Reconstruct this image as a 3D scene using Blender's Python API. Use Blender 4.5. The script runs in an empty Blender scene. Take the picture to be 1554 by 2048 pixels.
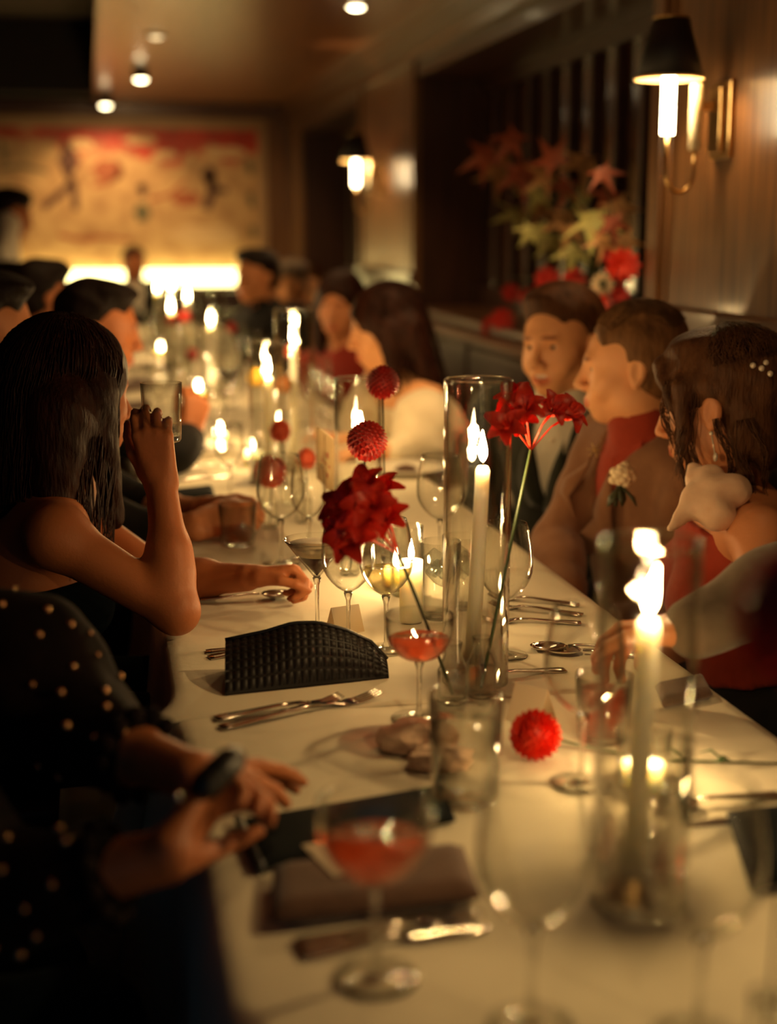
import bpy, bmesh, math, random
import numpy as np
from mathutils import Vector, Matrix
sc = bpy.context.scene
COL = sc.collection
rnd = random.Random(7)
R_ = math.radians
# ------------------------------------------------------------------ camera
FPX = 2850.0
PITCH = math.atan(564 / FPX)
YAW = math.atan(595 / FPX * math.cos(PITCH))
CAM = np.array([0.0, 0.0, 1.38])
c_r = np.array([math.cos(YAW), -math.sin(YAW), 0])
c_f = np.array([math.sin(YAW) * math.cos(PITCH), math.cos(YAW) * math.cos(PITCH), -math.sin(PITCH)])
c_u = np.cross(c_r, c_f)
cam = bpy.data.cameras.new('camera')
cam.sensor_fit = 'VERTICAL'; cam.sensor_height = 36; cam.sensor_width = 27.3
cam.lens = FPX / 2048 * 36
cam.clip_start = 0.05; cam.clip_end = 60
cam.dof.use_dof = True; cam.dof.focus_distance = 2.2; cam.dof.aperture_fstop = 1.8
camo = bpy.data.objects.new('camera', cam); COL.objects.link(camo)
M = Matrix([[c_r[i], c_u[i], -c_f[i]] for i in range(3)])
camo.matrix_world = Matrix.Translation(CAM.tolist()) @ M.to_4x4()
sc.camera = camo
# ------------------------------------------------------------------ world, exposure, render limits
w = bpy.data.worlds.new('teal_fill'); sc.world = w; w.use_nodes = True
w.node_tree.nodes['Background'].inputs[0].default_value = (0.006, 0.014, 0.022, 1)  # faint teal fill from behind the camera, added to tint the blacks
w.node_tree.nodes['Background'].inputs[1].default_value = 1.0
sc.view_settings.view_transform = 'Standard'; sc.view_settings.look = 'None'
sc.view_settings.exposure = 1.6; sc.view_settings.gamma = 1.0; sc.view_settings.use_curve_mapping = False
cy = sc.cycles
cy.max_bounces = 10; cy.diffuse_bounces = 3; cy.glossy_bounces = 4; cy.transmission_bounces = 8
cy.transparent_max_bounces = 48; cy.caustics_reflective = False; cy.caustics_refractive = False
cy.sample_clamp_indirect = 3.0; cy.use_denoising = True
FLAME = 26.0

def at(u, v, z=0.75, X=None, Y=None, d=None):
    """point of the place seen at a photo pixel, on a plane of the room"""
    r = c_f + c_r * (u - 777) / FPX - c_u * (v - 1024) / FPX
    t = d if d is not None else (X / r[0] if X is not None else (Y / r[1] if Y is not None else (z - CAM[2]) / r[2]))
    return CAM + t * r
# ------------------------------------------------------------------ object helpers
def thing(name, label, cat, loc=(0, 0, 0), rz=0, group=None):
    o = bpy.data.objects.new(name, None); COL.objects.link(o)
    o.location = [float(c) for c in loc]; o.rotation_euler = (0, 0, rz); o.empty_display_size = .05
    return tag(o, label, cat, group)
def tag(o, label, cat, group=None):
    o['label'] = label; o['category'] = cat
    if group: o['group'] = group
    return o
def mesh_obj(name, verts, faces, mat, parent=None, smooth=True, col=None, loc=None):
    me = bpy.data.meshes.new(name)
    me.from_pydata([tuple(map(float, v)) for v in verts], [], [tuple(map(int, f)) for f in faces])
    return finish(name, me, mat, parent, smooth, loc)
def finish(name, me, mat, parent=None, smooth=True, loc=None):
    if smooth: me.polygons.foreach_set('use_smooth', [True] * len(me.polygons))
    if mat: me.materials.append(mat)
    o = bpy.data.objects.new(name, me); COL.objects.link(o)
    if parent: o.parent = parent
    if loc is not None: o.location = [float(c) for c in loc]
    return o
def struct(o, kind='structure'):
    o['kind'] = kind; return o
def inst(name, me, parent, loc, rot=(0, 0, 0), scl=(1, 1, 1)):
    o = bpy.data.objects.new(name, me); COL.objects.link(o); o.parent = parent
    o.location = [float(c) for c in loc]
    if isinstance(rot, Matrix): o.rotation_euler = rot.to_euler()
    else: o.rotation_euler = rot
    o.scale = scl
    return o
def kids(o): return [c for c in KID.get(o.name, [])]
KID = {}
def dup(root, loc, rz=0, label=None, group=None, scl=None, every=None):
    every = every or [o for o in COL.objects]
    r = root.copy(); COL.objects.link(r); r.location = [float(c) for c in loc]; r.rotation_euler = (0, 0, rz)
    if scl: r.scale = (scl, scl, scl) if not hasattr(scl, '__len__') else scl
    if label: r['label'] = label
    if group: r['group'] = group
    for ch in [o for o in every if o.parent == root]:
        c = ch.copy(); COL.objects.link(c); c.parent = r
        for g in [o for o in every if o.parent == ch]:
            d = g.copy(); COL.objects.link(d); d.parent = c
    return r
class MB:
    """collects simple solids into one mesh"""
    def __init__(s): s.v = []; s.f = []
    def add(s, v, f):
        n = len(s.v); s.v += [tuple(map(float, p)) for p in v]; s.f += [tuple(i + n for i in q) for q in f]; return s
    def box(s, x0, x1, y0, y1, z0, z1, bev=0.0):
        if bev:
            bm = bmesh.new(); bmesh.ops.create_cube(bm, size=1)
            bmesh.ops.scale(bm, vec=(x1 - x0, y1 - y0, z1 - z0), verts=bm.verts)
            bmesh.ops.bevel(bm, geom=bm.edges[:], offset=bev, segments=2, affect='EDGES', profile=.5)
            bmesh.ops.translate(bm, vec=((x0 + x1) / 2, (y0 + y1) / 2, (z0 + z1) / 2), verts=bm.verts)
            bm.verts.index_update()
            s.add([v.co[:] for v in bm.verts], [[v.index for v in f.verts] for f in bm.faces]); bm.free(); return s
        v = [(x, y, z) for z in (z0, z1) for y in (y0, y1) for x in (x0, x1)]
        return s.add(v, [(0, 2, 3, 1), (4, 5, 7, 6), (0, 1, 5, 4), (2, 6, 7, 3), (0, 4, 6, 2), (1, 3, 7, 5)])
    def tube(s, pts, rad, n=8, cap=True, flat=None):
        pts = [np.array(p, float) for p in pts]; m = len(pts)
        rad = rad if hasattr(rad, '__len__') else [rad] * m
        base = len(s.v); up = np.array([.31, .17, .93]); prev = None
        for i, p in enumerate(pts):
            t = pts[min(i + 1, m - 1)] - pts[max(i - 1, 0)]; t = t / (np.linalg.norm(t) + 1e-9)
            a = (prev if prev is not None else np.cross(t, up)); a = a - t * (a @ t)
            if np.linalg.norm(a) < 1e-6: a = np.cross(t, [1, 0, .2])
            a /= np.linalg.norm(a); b = np.cross(t, a); prev = a
            fl = flat if flat else 1
            for k in range(n):
                an = 2 * math.pi * k / n
                s.v.append(tuple(p + rad[i] * (a * math.cos(an) + b * math.sin(an) * fl)))
        for i in range(m - 1):
            for k in range(n):
                k2 = (k + 1) % n
                s.f.append((base + i * n + k, base + i * n + k2, base + (i + 1) * n + k2, base + (i + 1) * n + k))
        if cap:
            s.f.append(tuple(base + k for k in reversed(range(n)))); s.f.append(tuple(base + (m - 1) * n + k for k in range(n)))
        return s
    def lathe(s, prof, n=32, c=(0, 0, 0), close=False, M3=None):
        base = len(s.v); m = len(prof)
        for r, z in prof:
            for k in range(n):
                a = 2 * math.pi * k / n
                q = np.array([r * math.cos(a), r * math.sin(a), z])
                if M3 is not None: q = M3 @ q
                s.v.append(tuple(q + np.array(c)))
        for i in range(m if close else m - 1):
            j = (i + 1) % m
            for k in range(n):
                k2 = (k + 1) % n
                s.f.append((base + i * n + k, base + i * n + k2, base + j * n + k2, base + j * n + k))
        if not close:
            s.f.append(tuple(base + k for k in reversed(range(n)))); s.f.append(tuple(base + (m - 1) * n + k for k in range(n)))
        return s
    def ball(s, c, r, n=10, m=6):
        r = r if hasattr(r, '__len__') else (r, r, r)
        base = len(s.v)
        for i in range(m + 1):
            th = math.pi * i / m
            for k in range(n):
                a = 2 * math.pi * k / n
                s.v.append((c[0] + r[0] * math.sin(th) * math.cos(a), c[1] + r[1] * math.sin(th) * math.sin(a), c[2] + r[2] * math.cos(th)))
        for i in range(m):
            for k in range(n):
                k2 = (k + 1) % n
                s.f.append((base + i * n + k, base + (i + 1) * n + k, base + (i + 1) * n + k2, base + i * n + k2))
        return s
    def build(s, name, mat, parent=None, smooth=True, loc=None, auto=None):
        o = mesh_obj(name, s.v, s.f, mat, parent, smooth, loc=loc)
        return o
# ------------------------------------------------------------------ materials
def nodes(name):
    m = bpy.data.materials.new(name); m.use_nodes = True
    nt = m.node_tree; return m, nt, nt.nodes['Principled BSDF'], nt.nodes['Material Output']
def rgba(c): return (c[0], c[1], c[2], 1)
def pm(name, c, rough=.5, metal=0, spec=.5, c2=None, nscale=20, bump=0, bscale=60, stretch=(1, 1, 1), sheen=0, sss=0, sssr=(.012, .005, .002), coat=0, emit=None, est=0, alpha=None, ndetail=4, att=False):
    m, nt, b, out = nodes(name); L = nt.links
    b.inputs['Base Color'].default_value = rgba(c); b.inputs['Roughness'].default_value = rough
    b.inputs['Metallic'].default_value = metal; b.inputs['Specular IOR Level'].default_value = spec
    b.inputs['Sheen Weight'].default_value = sheen; b.inputs['Coat Weight'].default_value = coat; b.inputs['Coat Roughness'].default_value = .12
    if sss:
        b.inputs['Subsurface Weight'].default_value = sss; b.inputs['Subsurface Radius'].default_value = sssr; b.inputs['Subsurface Scale'].default_value = 1
    if emit: b.inputs['Emission Color'].default_value = rgba(emit); b.inputs['Emission Strength'].default_value = est
    if c2 or bump:
        tc = nt.nodes.new('ShaderNodeTexCoord'); mp = nt.nodes.new('ShaderNodeMapping'); mp.inputs['Scale'].default_value = stretch
        L.new(tc.outputs['Object'], mp.inputs['Vector'])
    src = None
    if c2:
        n = nt.nodes.new('ShaderNodeTexNoise'); n.inputs['Scale'].default_value = nscale; n.inputs['Detail'].default_value = ndetail; n.inputs['Roughness'].default_value = .6
        L.new(mp.outputs[0], n.inputs['Vector'])
        cr = nt.nodes.new('ShaderNodeValToRGB'); cr.color_ramp.elements[0].position = .32; cr.color_ramp.elements[1].position = .68
        cr.color_ramp.elements[0].color = rgba(c); cr.color_ramp.elements[1].color = rgba(c2)
        L.new(n.outputs[0], cr.inputs[0]); src = cr.outputs[0]
    if att:
        a = nt.nodes.new('ShaderNodeAttribute'); a.attribute_name = 'tint'
        mx = nt.nodes.new('ShaderNodeMix'); mx.data_type = 'RGBA'; mx.blend_type = 'MULTIPLY'; mx.inputs[0].default_value = 1
        if src: L.new(src, mx.inputs[6])
        else: mx.inputs[6].default_value = rgba(c)
        L.new(a.outputs['Color'], mx.inputs[7]); src = mx.outputs[2]
    if src: L.new(src, b.inputs['Base Color'])
    if bump:
        n2 = nt.nodes.new('ShaderNodeTexNoise'); n2.inputs['Scale'].default_value = bscale; n2.inputs['Detail'].default_value = 5
        L.new(mp.outputs[0], n2.inputs['Vector'])
        bp = nt.nodes.new('ShaderNodeBump'); bp.inputs['Strength'].default_value = bump; bp.inputs['Distance'].default_value = .01
        L.new(n2.outputs[0], bp.inputs['Height']); L.new(bp.outputs[0], b.inputs['Normal'])
    return m
def emis(name, c, s):
    m, nt, b, out = nodes(name); nt.nodes.remove(b)
    e = nt.nodes.new('ShaderNodeEmission'); e.inputs[0].default_value = rgba(c); e.inputs[1].default_value = s
    nt.links.new(e.outputs[0], out.inputs[0]); return m
def thin(name, tint=(.988, .99, .98), edge=(.72, .72, .65), rough=.0, body=None, bodyf=0, fp=4.0, f0=.045, refr=0):
    """thin clear glass: lets light straight through, mirrors by Fresnel, denser where seen edge on"""
    m, nt, b, out = nodes(name); L = nt.links; nt.nodes.remove(b)
    t = nt.nodes.new('ShaderNodeBsdfTransparent'); g = nt.nodes.new('ShaderNodeBsdfGlossy'); g.inputs['Roughness'].default_value = rough
    lw = nt.nodes.new('ShaderNodeLayerWeight'); lw.inputs[0].default_value = .5
    pw = nt.nodes.new('ShaderNodeMath'); pw.operation = 'POWER'; pw.inputs[1].default_value = 5
    L.new(lw.outputs['Facing'], pw.inputs[0])
    mx = nt.nodes.new('ShaderNodeMix'); mx.data_type = 'RGBA'; mx.inputs[6].default_value = rgba(tint); mx.inputs[7].default_value = rgba(edge)
    L.new(pw.outputs[0], mx.inputs[0]); L.new(mx.outputs[2], t.inputs[0])
    ms = nt.nodes.new('ShaderNodeMixShader')
    inv = nt.nodes.new('ShaderNodeMath'); inv.operation = 'POWER'; inv.inputs[1].default_value = fp
    # Schlick from the facing weight: same on both sides of the wall
    add = nt.nodes.new('ShaderNodeMath'); add.operation = 'MULTIPLY_ADD'; add.inputs[1].default_value = .75; add.inputs[2].default_value = f0
    L.new(lw.outputs['Facing'], inv.inputs[0]); L.new(inv.outputs[0], add.inputs[0])
    if body:
        d = nt.nodes.new('ShaderNodeBsdfTranslucent'); d.inputs[0].default_value = rgba(body)
        m2 = nt.nodes.new('ShaderNodeMixShader'); m2.inputs[0].default_value = bodyf
        L.new(t.outputs[0], m2.inputs[1]); L.new(d.outputs[0], m2.inputs[2]); base = m2.outputs[0]
    else: base = t.outputs[0]
    if refr:   # the curved edge of the wall bends what lies behind it
        gl = nt.nodes.new('ShaderNodeBsdfRefraction'); gl.inputs['IOR'].default_value = 1.45; gl.inputs['Roughness'].default_value = 0; gl.inputs[0].default_value = rgba((.97, .97, .95))
        rp = nt.nodes.new('ShaderNodeMath'); rp.operation = 'POWER'; rp.inputs[1].default_value = refr; L.new(lw.outputs['Facing'], rp.inputs[0])
        m3 = nt.nodes.new('ShaderNodeMixShader'); L.new(rp.outputs[0], m3.inputs[0]); L.new(base, m3.inputs[1]); L.new(gl.outputs[0], m3.inputs[2]); base = m3.outputs[0]
    L.new(add.outputs[0], ms.inputs[0]); L.new(base, ms.inputs[1]); L.new(g.outputs[0], ms.inputs[2])
    L.new(ms.outputs[0], out.inputs[0]); return m
def wood(name, c1, c2, axis='z', rough=.35, coat=.3, scale=1.0, spec=.5):
    st = {'z': (18, 18, .9), 'y': (18, .9, 18), 'x': (.9, 18, 18)}[axis]
    return pm(name, c1, rough=rough, c2=c2, nscale=2.6 * scale, stretch=st, bump=.12, bscale=5, coat=coat, ndetail=7, spec=spec)
MT = {}
MT['panel'] = wood('varnished_oak', (.085, .036, .012), (.24, .115, .042), 'z', rough=.33, coat=.15)
MT['panel_dark'] = wood('dark_and_shaded_oak', (.030, .011, .0055), (.062, .022, .011), 'z', rough=.4, coat=.1)  # own dark wood, and painted shade where it covers the recess jambs
MT['rail'] = wood('rail_oak', (.06, .024, .010), (.13, .055, .022), 'y', rough=.33, coat=.2)
MT['ceiling'] = wood('lacquered_ceiling', (.20, .078, .032), (.30, .13, .055), 'y', rough=.3, coat=.25)
MT['coffer'] = pm('dark_coffer', (.045, .026, .018), rough=.8)
MT['coffer_end'] = pm('black_coffer_end', (.008, .009, .011), rough=.7, c2=(.02, .01, .008), nscale=14)
MT['floor'] = wood('floorboards', (.04, .018, .009), (.075, .035, .016), 'y', rough=.4)
MT['frame'] = pm('cream_frame', (.42, .27, .15), rough=.5, c2=(.35, .22, .11), nscale=6)
MT['cloth'] = pm('cream_linen', (.76, .69, .52), rough=.85, c2=(.71, .64, .47), nscale=3, bump=.25, bscale=14, sheen=.1, spec=.2)
MT['leather'] = pm('dark_oxblood_leather', (.035, .012, .008), rough=.4, bump=.15, bscale=120)
MT['brass'] = pm('aged_brass', (.62, .42, .18), rough=.28, metal=1, c2=(.5, .32, .13), nscale=30)
MT['silver'] = pm('polished_steel', (.72, .66, .58), rough=.13, metal=1)
MT['glass'] = thin('clear_glass', fp=3.6, f0=.038, refr=4.5)
MT['solid_glass'] = thin('solid_stem_glass', fp=3.0, f0=.06, refr=.25)
MT['cyl'] = thin('clear_cylinder_glass', tint=(.985, .985, .965), edge=(.6, .55, .44), fp=3.0, f0=.042, refr=4.5)
MT['water'] = thin('water', tint=(.985, .985, .97), edge=(.8, .8, .75), f0=.02)
MT['ice'] = thin('ice', tint=(.88, .9, .88), edge=(.5, .5, .46), rough=.15, body=(.8, .8, .75), bodyf=.12)
MT['wax'] = pm('ivory_wax', (.93, .87, .70), rough=.5, sss=1, sssr=(.05, .042, .03), spec=.35)
MT['wick'] = pm('charred_wick', (.02, .014, .01), rough=.9)
MT['flame'] = emis('candle_flame', (1.0, .66, .32), FLAME)
_n = MT['flame'].node_tree; _t = _n.nodes.new('ShaderNodeBsdfTransparent'); _a = _n.nodes.new('ShaderNodeAddShader'); _o = _n.nodes['Material Output']
_e = _o.inputs[0].links[0].from_node; _n.links.new(_e.outputs[0], _a.inputs[0]); _n.links.new(_t.outputs[0], _a.inputs[1]); _n.links.new(_a.outputs[0], _o.inputs[0])
FL = bpy.data.lights.new('flame_light', 'POINT'); FL.energy = .9; FL.color = (1, .63, .25); FL.shadow_soft_size = .008
FV = FL.copy(); FV.energy = .4
def flame_light(t, p, small=False):
    l = bpy.data.objects.new('flame_light', FV if small else FL); COL.objects.link(l); l.parent = t; l.location = [float(c) for c in p]
MT['flame_core'] = emis('candle_flame_base', (.35, .35, 1.0), 3)
MT['pink'] = thin('pink_cocktail', tint=(.96, .36, .22), edge=(.8, .16, .08), body=(1, .38, .2), bodyf=.4)
MT['coffee'] = pm('coffee_cocktail', (.10, .025, .008), rough=.15)
MT['foam'] = pm('coffee_foam', (.82, .64, .40), rough=.6)
MT['redwine'] = pm('red_wine', (.03, .003, .003), rough=.08)
MT['amber'] = thin('amber_whisky', tint=(.85, .42, .16), edge=(.5, .2, .06), body=(.8, .35, .12), bodyf=.2)
MT['white_wine'] = thin('pale_wine', tint=(.9, .84, .62), edge=(.6, .5, .3))
MT['red'] = pm('scarlet_petal', (.62, .022, .01), rough=.55, c2=(.4, .012, .006), nscale=30, sheen=.2)
MT['redlily'] = pm('bright_red_petal', (.88, .055, .015), rough=.45, c2=(.6, .02, .01), nscale=40)
MT['coral'] = pm('coral_petal', (.75, .15, .06), rough=.6, c2=(.6, .09, .04), nscale=30)
MT['yellow'] = pm('yellow_petal', (.85, .62, .12), rough=.6, c2=(.8, .5, .08), nscale=30)
MT['bronze'] = pm('bronze_petal', (.35, .14, .04), rough=.6, c2=(.2, .07, .02), nscale=30)
MT['stem'] = pm('green_stem', (.035, .065, .02), rough=.5)
MT['stem_dark'] = pm('dark_stem', (.035, .04, .015), rough=.5)
MT['pale'] = pm('pale_bloom', (.75, .6, .38), rough=.6)
MT['leafg'] = pm('pale_green_leaf', (.52, .62, .2), rough=.5, c2=(.6, .46, .18), nscale=16)
MT['leafo'] = pm('russet_leaf', (.6, .22, .08), rough=.5, c2=(.52, .38, .15), nscale=16)
MT['leafr'] = pm('red_brown_leaf', (.28, .05, .025), rough=.5, c2=(.38, .1, .04), nscale=16)
MT['paper'] = pm('cream_card', (.80, .70, .54), rough=.7)
_n = MT['paper'].node_tree; _tr = _n.nodes.new('ShaderNodeBsdfTranslucent'); _tr.inputs[0].default_value = (.8, .68, .5, 1); _mx = _n.nodes.new('ShaderNodeMixShader'); _mx.inputs[0].default_value = .45
_n.links.new(_n.nodes['Principled BSDF'].outputs[0], _mx.inputs[1]); _n.links.new(_tr.outputs[0], _mx.inputs[2]); _n.links.new(_mx.outputs[0], _n.nodes['Material Output'].inputs[0])
MT['paper_print'] = pm('red_print', (.55, .06, .03), rough=.7)
MT['tissue'] = pm('crumpled_blush_paper', (.66, .47, .33), rough=.8, c2=(.55, .36, .24), nscale=14, bump=.3, bscale=40)
MT['napkin'] = pm('brown_napkin', (.11, .05, .026), rough=.85, c2=(.08, .035, .018), nscale=40, bump=.15, bscale=160, sheen=.2)
MT['black'] = pm('black_leather', (.008, .008, .010), rough=.4, bump=.1, bscale=90)
MT['black_matte'] = pm('black_card', (.004, .006, .008), rough=.8, spec=.08)
MT['croc'] = pm('black_embossed_leather', (.008, .006, .006), rough=.5, spec=.22)
MT['plate'] = pm('white_china', (.8, .74, .6), rough=.2)
MT['shade'] = pm('black_lampshade', (.006, .006, .008), rough=.6)
MT['shade_in'] = pm('gold_lining', (.85, .62, .32), rough=.5)
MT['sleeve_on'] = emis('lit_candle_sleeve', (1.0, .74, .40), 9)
MT['sleeve_off'] = pm('cream_sleeve', (.85, .72, .45), rough=.45)
MT['bulb'] = emis('warm_bulb', (1.0, .62, .27), 240)
MT['lamp_on'] = emis('downlight_lens', (1.0, .78, .42), 7)
MT['lamp_dim'] = emis('downlight_lens_dim', (1.0, .72, .36), .7)
MT['strip'] = emis('under_mural_light', (1.0, .78, .28), 2.6)
MT['mirror'] = pm('smoky_window_glass', (.06, .026, .013), rough=.14, spec=.8)
MT['chair'] = pm('ebonised_chair_wood', (.016, .010, .008), rough=.45)
SKIN = lambda n, c: pm(n, c, rough=.5, spec=.35, sss=.12, att=True, bump=.06, bscale=220)
MT['skin'] = SKIN('warm_skin', (.56, .225, .095)); MT['skin2'] = SKIN('tan_skin', (.43, .145, .052)); MT['skin3'] = SKIN('fair_skin', (.76, .37, .17))
HAIR = lambda n, a, b: pm(n, a, rough=.5, c2=b, nscale=9, stretch=(6, 6, 1.2), bump=.45, bscale=26, spec=.13)
MT['hair_black'] = HAIR('black_brown_hair', (.006, .003, .0025), (.012, .0045, .003))
MT['hair_dark'] = HAIR('dark_brown_hair', (.013, .004, .0025), (.034, .009, .004))
MT['hair_brown'] = HAIR('brown_hair', (.05, .019, .008), (.11, .045, .018))
MT['hair_light'] = HAIR('light_brown_hair', (.10, .045, .017), (.22, .105, .042))
MT['hair_grey'] = HAIR('grey_hair', (.12, .09, .07), (.2, .16, .12))
MT['teeth'] = pm('teeth', (.8, .72, .6), rough=.2); MT['eye_white'] = pm('eye_white', (.75, .68, .6), rough=.15); MT['iris'] = pm('dark_iris', (.03, .015, .008), rough=.1)
fab = lambda n, c, c2=None, r=.8, b=.25, bs=26, sheen=.15, spec=.25: pm(n, c, rough=r, c2=c2, nscale=18, bump=b, bscale=bs, sheen=sheen, spec=spec)
MT['tan'] = fab('tan_wool', (.23, .105, .05), (.19, .082, .038)); MT['rust'] = fab('rust_jersey', (.33, .035, .012), (.27, .028, .01))
MT['green_suit'] = fab('dark_olive_wool', (.022, .024, .014), (.016, .017, .010)); MT['white_shirt'] = fab('white_cotton', (.72, .66, .54))
MT['ivory'] = fab('ivory_satin', (.80, .70, .50), (.7, .6, .42), r=.5); MT['peach'] = fab('peach_chiffon', (.80, .56, .38), (.72, .46, .30), r=.45)
MT['black_dress'] = fab('black_navy_crepe', (.002, .005, .0075), (.001, .004, .006), r=.9, sheen=0, spec=.08); MT['black_lace'] = fab('black_net', (.004, .003, .004), (.014, .006, .005), r=.8, sheen=.02, spec=.1)
MT['grey_sleeve'] = fab('grey_taupe_wool', (.16, .115, .075), (.12, .085, .055)); MT['dark_suit'] = fab('charcoal_wool', (.010, .010, .011), (.014, .012, .012), sheen=.02, spec=.1)
MT['red_top'] = fab('deep_red_knit', (.25, .02, .01)); MT['sequin'] = pm('gold_bead', (.8, .42, .2), rough=.2, metal=.8)
MT['pearl'] = pm('pearl_bead', (.8, .7, .55), rough=.15, metal=.3)
# ================================================================== the setting
def sbox(name, mat, boxes, parent=None, bev=0.0, kind='structure'):
    mb = MB()
    for b in boxes: mb.box(*b, bev=bev)
    o = mb.build(name, mat, parent, smooth=False)
    if parent is None: o['kind'] = kind
    return o
XW, XR, ZC = 1.48, 1.80, 2.29
sbox('floor', MT['floor'], [(-3.4, 2.1, -1.6, 11.0, -.08, 0)])
ceil = sbox('ceiling', MT['ceiling'], [(.075, 2.0, -1.6, 11.0, ZC, 2.86)])
cof = sbox('coffer_ceiling', MT['coffer'], [(-3.4, .075, -1.6, 10.5, 2.80, 2.86)], ceil)
sbox('coffer_end', MT['coffer_end'], [(-3.4, .075, 10.5, 10.9, ZC + .02, 2.86)], ceil)
sbox('coffer_edge_trim', MT['rail'], [(.055, .075, -1.6, 10.9, ZC, ZC + .07)], ceil)
wb = sbox('wall_back', MT['panel_dark'], [(-3.4, 2.0, 10.9, 11.0, 0, 2.86)])
sbox('wall_left', MT['panel_dark'], [(-3.4, -3.3, -1.6, 10.9, 0, 2.86)])
wr = sbox('wall_right', MT['panel'], [(XW, 1.95, -1.6, 10.9, 0, 1.0), (XW, 1.95, -1.6, 3.70, 1.0, ZC), (XW, 1.95, 6.6, 8.0, 1.0, ZC), (XW, 1.95, 10.35, 10.9, 1.0, ZC)])
sbox('recess_backing', MT['panel_dark'], [(1.86, 1.95, 3.70, 6.6, 1.0, ZC), (1.86, 1.95, 8.0, 10.35, 1.0, ZC)], wr)
sbox('shaded_jamb', MT['panel_dark'], [(XW + .02, 1.86, 6.585, 6.599, 1.03, 2.06)], wr)  # pillar side darkened in colour to stand for its unlit shade
sbox('shaded_jamb', MT['panel_dark'], [(XW + .02, 1.86, 10.335, 10.349, 1.03, 2.06)], wr)  # same shade put into the colour of the end pillar's side
for (y0, y1) in ((3.62, 3.70), (1.55, 1.62), (6.6, 6.68), (7.93, 8.0)):
    sbox('edge_stile', MT['panel'], [(XW - .014, XW, y0, y1, 1.19, 2.13)], wr, bev=.005)
for (y0, y1) in ((6.73, 6.75), (3.57, 3.58)):
    sbox('stile_bead', MT['panel'], [(XW - .007, XW, y0, y1, 1.19, 2.13)], wr, bev=.003)
for (y0, y1) in ((3.70, 6.6), (8.0, 10.35)):
    sbox('header_beam', MT['panel_dark'], [(XW, 1.86, y0, y1, 2.06, ZC)], wr)
t1 = sbox('trim_1', MT['rail'], [(XW - .045, XW, -1.6, 10.88, 2.125, 2.15), (XW - .03, XW, -1.6, 10.88, 2.15, 2.20), (XW - .06, XW, -1.6, 10.88, 2.20, 2.225), (XW - .085, XW, -1.6, 10.88, 2.225, ZC - .001)])
t1['label'] = 'stepped dark wood cornice under the ceiling'
for i, (y0, y1) in enumerate(((-1.6, 3.70), (6.6, 8.0), (10.35, 10.88))):
    sbox('trim_%d' % (2 + i), MT['rail'], [(XW - .03, XW, y0, y1, 1.13, 1.185)], bev=.006)
for i, (y0, y1) in enumerate(((3.70, 6.585), (8.0, 10.335))):
    sbox('trim_%d' % (5 + i), MT['rail'], [(XW - .03, 1.80, y0, y1, 1.0, 1.03)], bev=.005)
def window(n, y0, y1, pitch):
    mb = MB()
    mb.box(1.775, 1.86, y0, y1, 1.03, 1.12); mb.box(1.775, 1.86, y0, y1, 2.0, 2.06)
    mb.box(1.775, 1.86, y0, y0 + .62 if n == 1 else y0 + .1, 1.12, 2.0)
    wn = mb.build('window_%d' % n, MT['panel_dark'], None, smooth=False); wn['kind'] = 'structure'
    ys = y0 + (.62 if n == 1 else .1); k = max(1, int((y1 - .05 - ys) / pitch)); p = (y1 - ys) / k
    pane = MB().box(0, .006, .055, p - .055, 1.10, 2.02); mul = MB().box(-.03, .04, -.022, .022, 1.10, 2.02, bev=.006)
    gap = MB().box(0, .012, .0, p, 1.08, 2.04)
    po = pane.build('pane', MT['mirror'], wn, False, (1.81, ys, 0)); mo = mul.build('mullion', MT['panel_dark'], wn, False, (1.81, ys, 0))
    go = gap.build('black_backing', MT['black_matte'], wn, False, (1.83, ys, 0))  # plain black sheet behind the panes, showing as dark strips between them
    for i in range(1, k):
        inst('pane', po.data, wn, (1.81, ys + p * i, 0)); inst('mullion', mo.data, wn, (1.81, ys + p * i, 0)); inst('black_backing', go.data, wn, (1.83, ys + p * i, 0))
window(1, 3.70, 6.585, .24); window(2, 8.0, 10.335, .26)
# ---- mural, its frame and the light box at its foot
mu_m, nt, b, out = nodes('mural_paint'); L = nt.links
tc = nt.nodes.new('ShaderNodeTexCoord'); sep = nt.nodes.new('ShaderNodeSeparateXYZ'); L.new(tc.outputs['Object'], sep.inputs[0])
nz = nt.nodes.new('ShaderNodeTexNoise'); nz.inputs['Scale'].default_value = 2.6; nz.inputs['Detail'].default_value = 4; L.new(tc.outputs['Object'], nz.inputs['Vector'])
nz2 = nt.nodes.new('ShaderNodeTexNoise'); nz2.inputs['Scale'].default_value = 7; nz2.inputs['Detail'].default_value = 5; L.new(tc.outputs['Object'], nz2.inputs['Vector'])
ma = nt.nodes.new('ShaderNodeMath'); ma.operation = 'MULTIPLY_ADD'; ma.inputs[1].default_value = 1.5; L.new(nz.outputs[0], ma.inputs[0])
mb_ = nt.nodes.new('ShaderNodeMath'); mb_.operation = 'MULTIPLY_ADD'; mb_.inputs[1].default_value = 1.7; mb_.inputs[2].default_value = -3.72; L.new(sep.outputs['Z'], mb_.inputs[0]); L.new(mb_.outputs[0], ma.inputs[2])
cr = nt.nodes.new('ShaderNodeValToRGB'); e = cr.color_ramp.elements; e[0].position = .26; e[0].color = (.62, .40, .19, 1); e[1].position = .36; e[1].color = (.50, .035, .012, 1)
L.new(ma.outputs[0], cr.inputs[0])
cr2 = nt.nodes.new('ShaderNodeValToRGB'); e = cr2.color_ramp.elements; e[0].position = .3; e[0].color = (.45, .30, .2, 1); e[1].position = .62; e[1].color = (1, 1, .95, 1); L.new(nz2.outputs[0], cr2.inputs[0])
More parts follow.
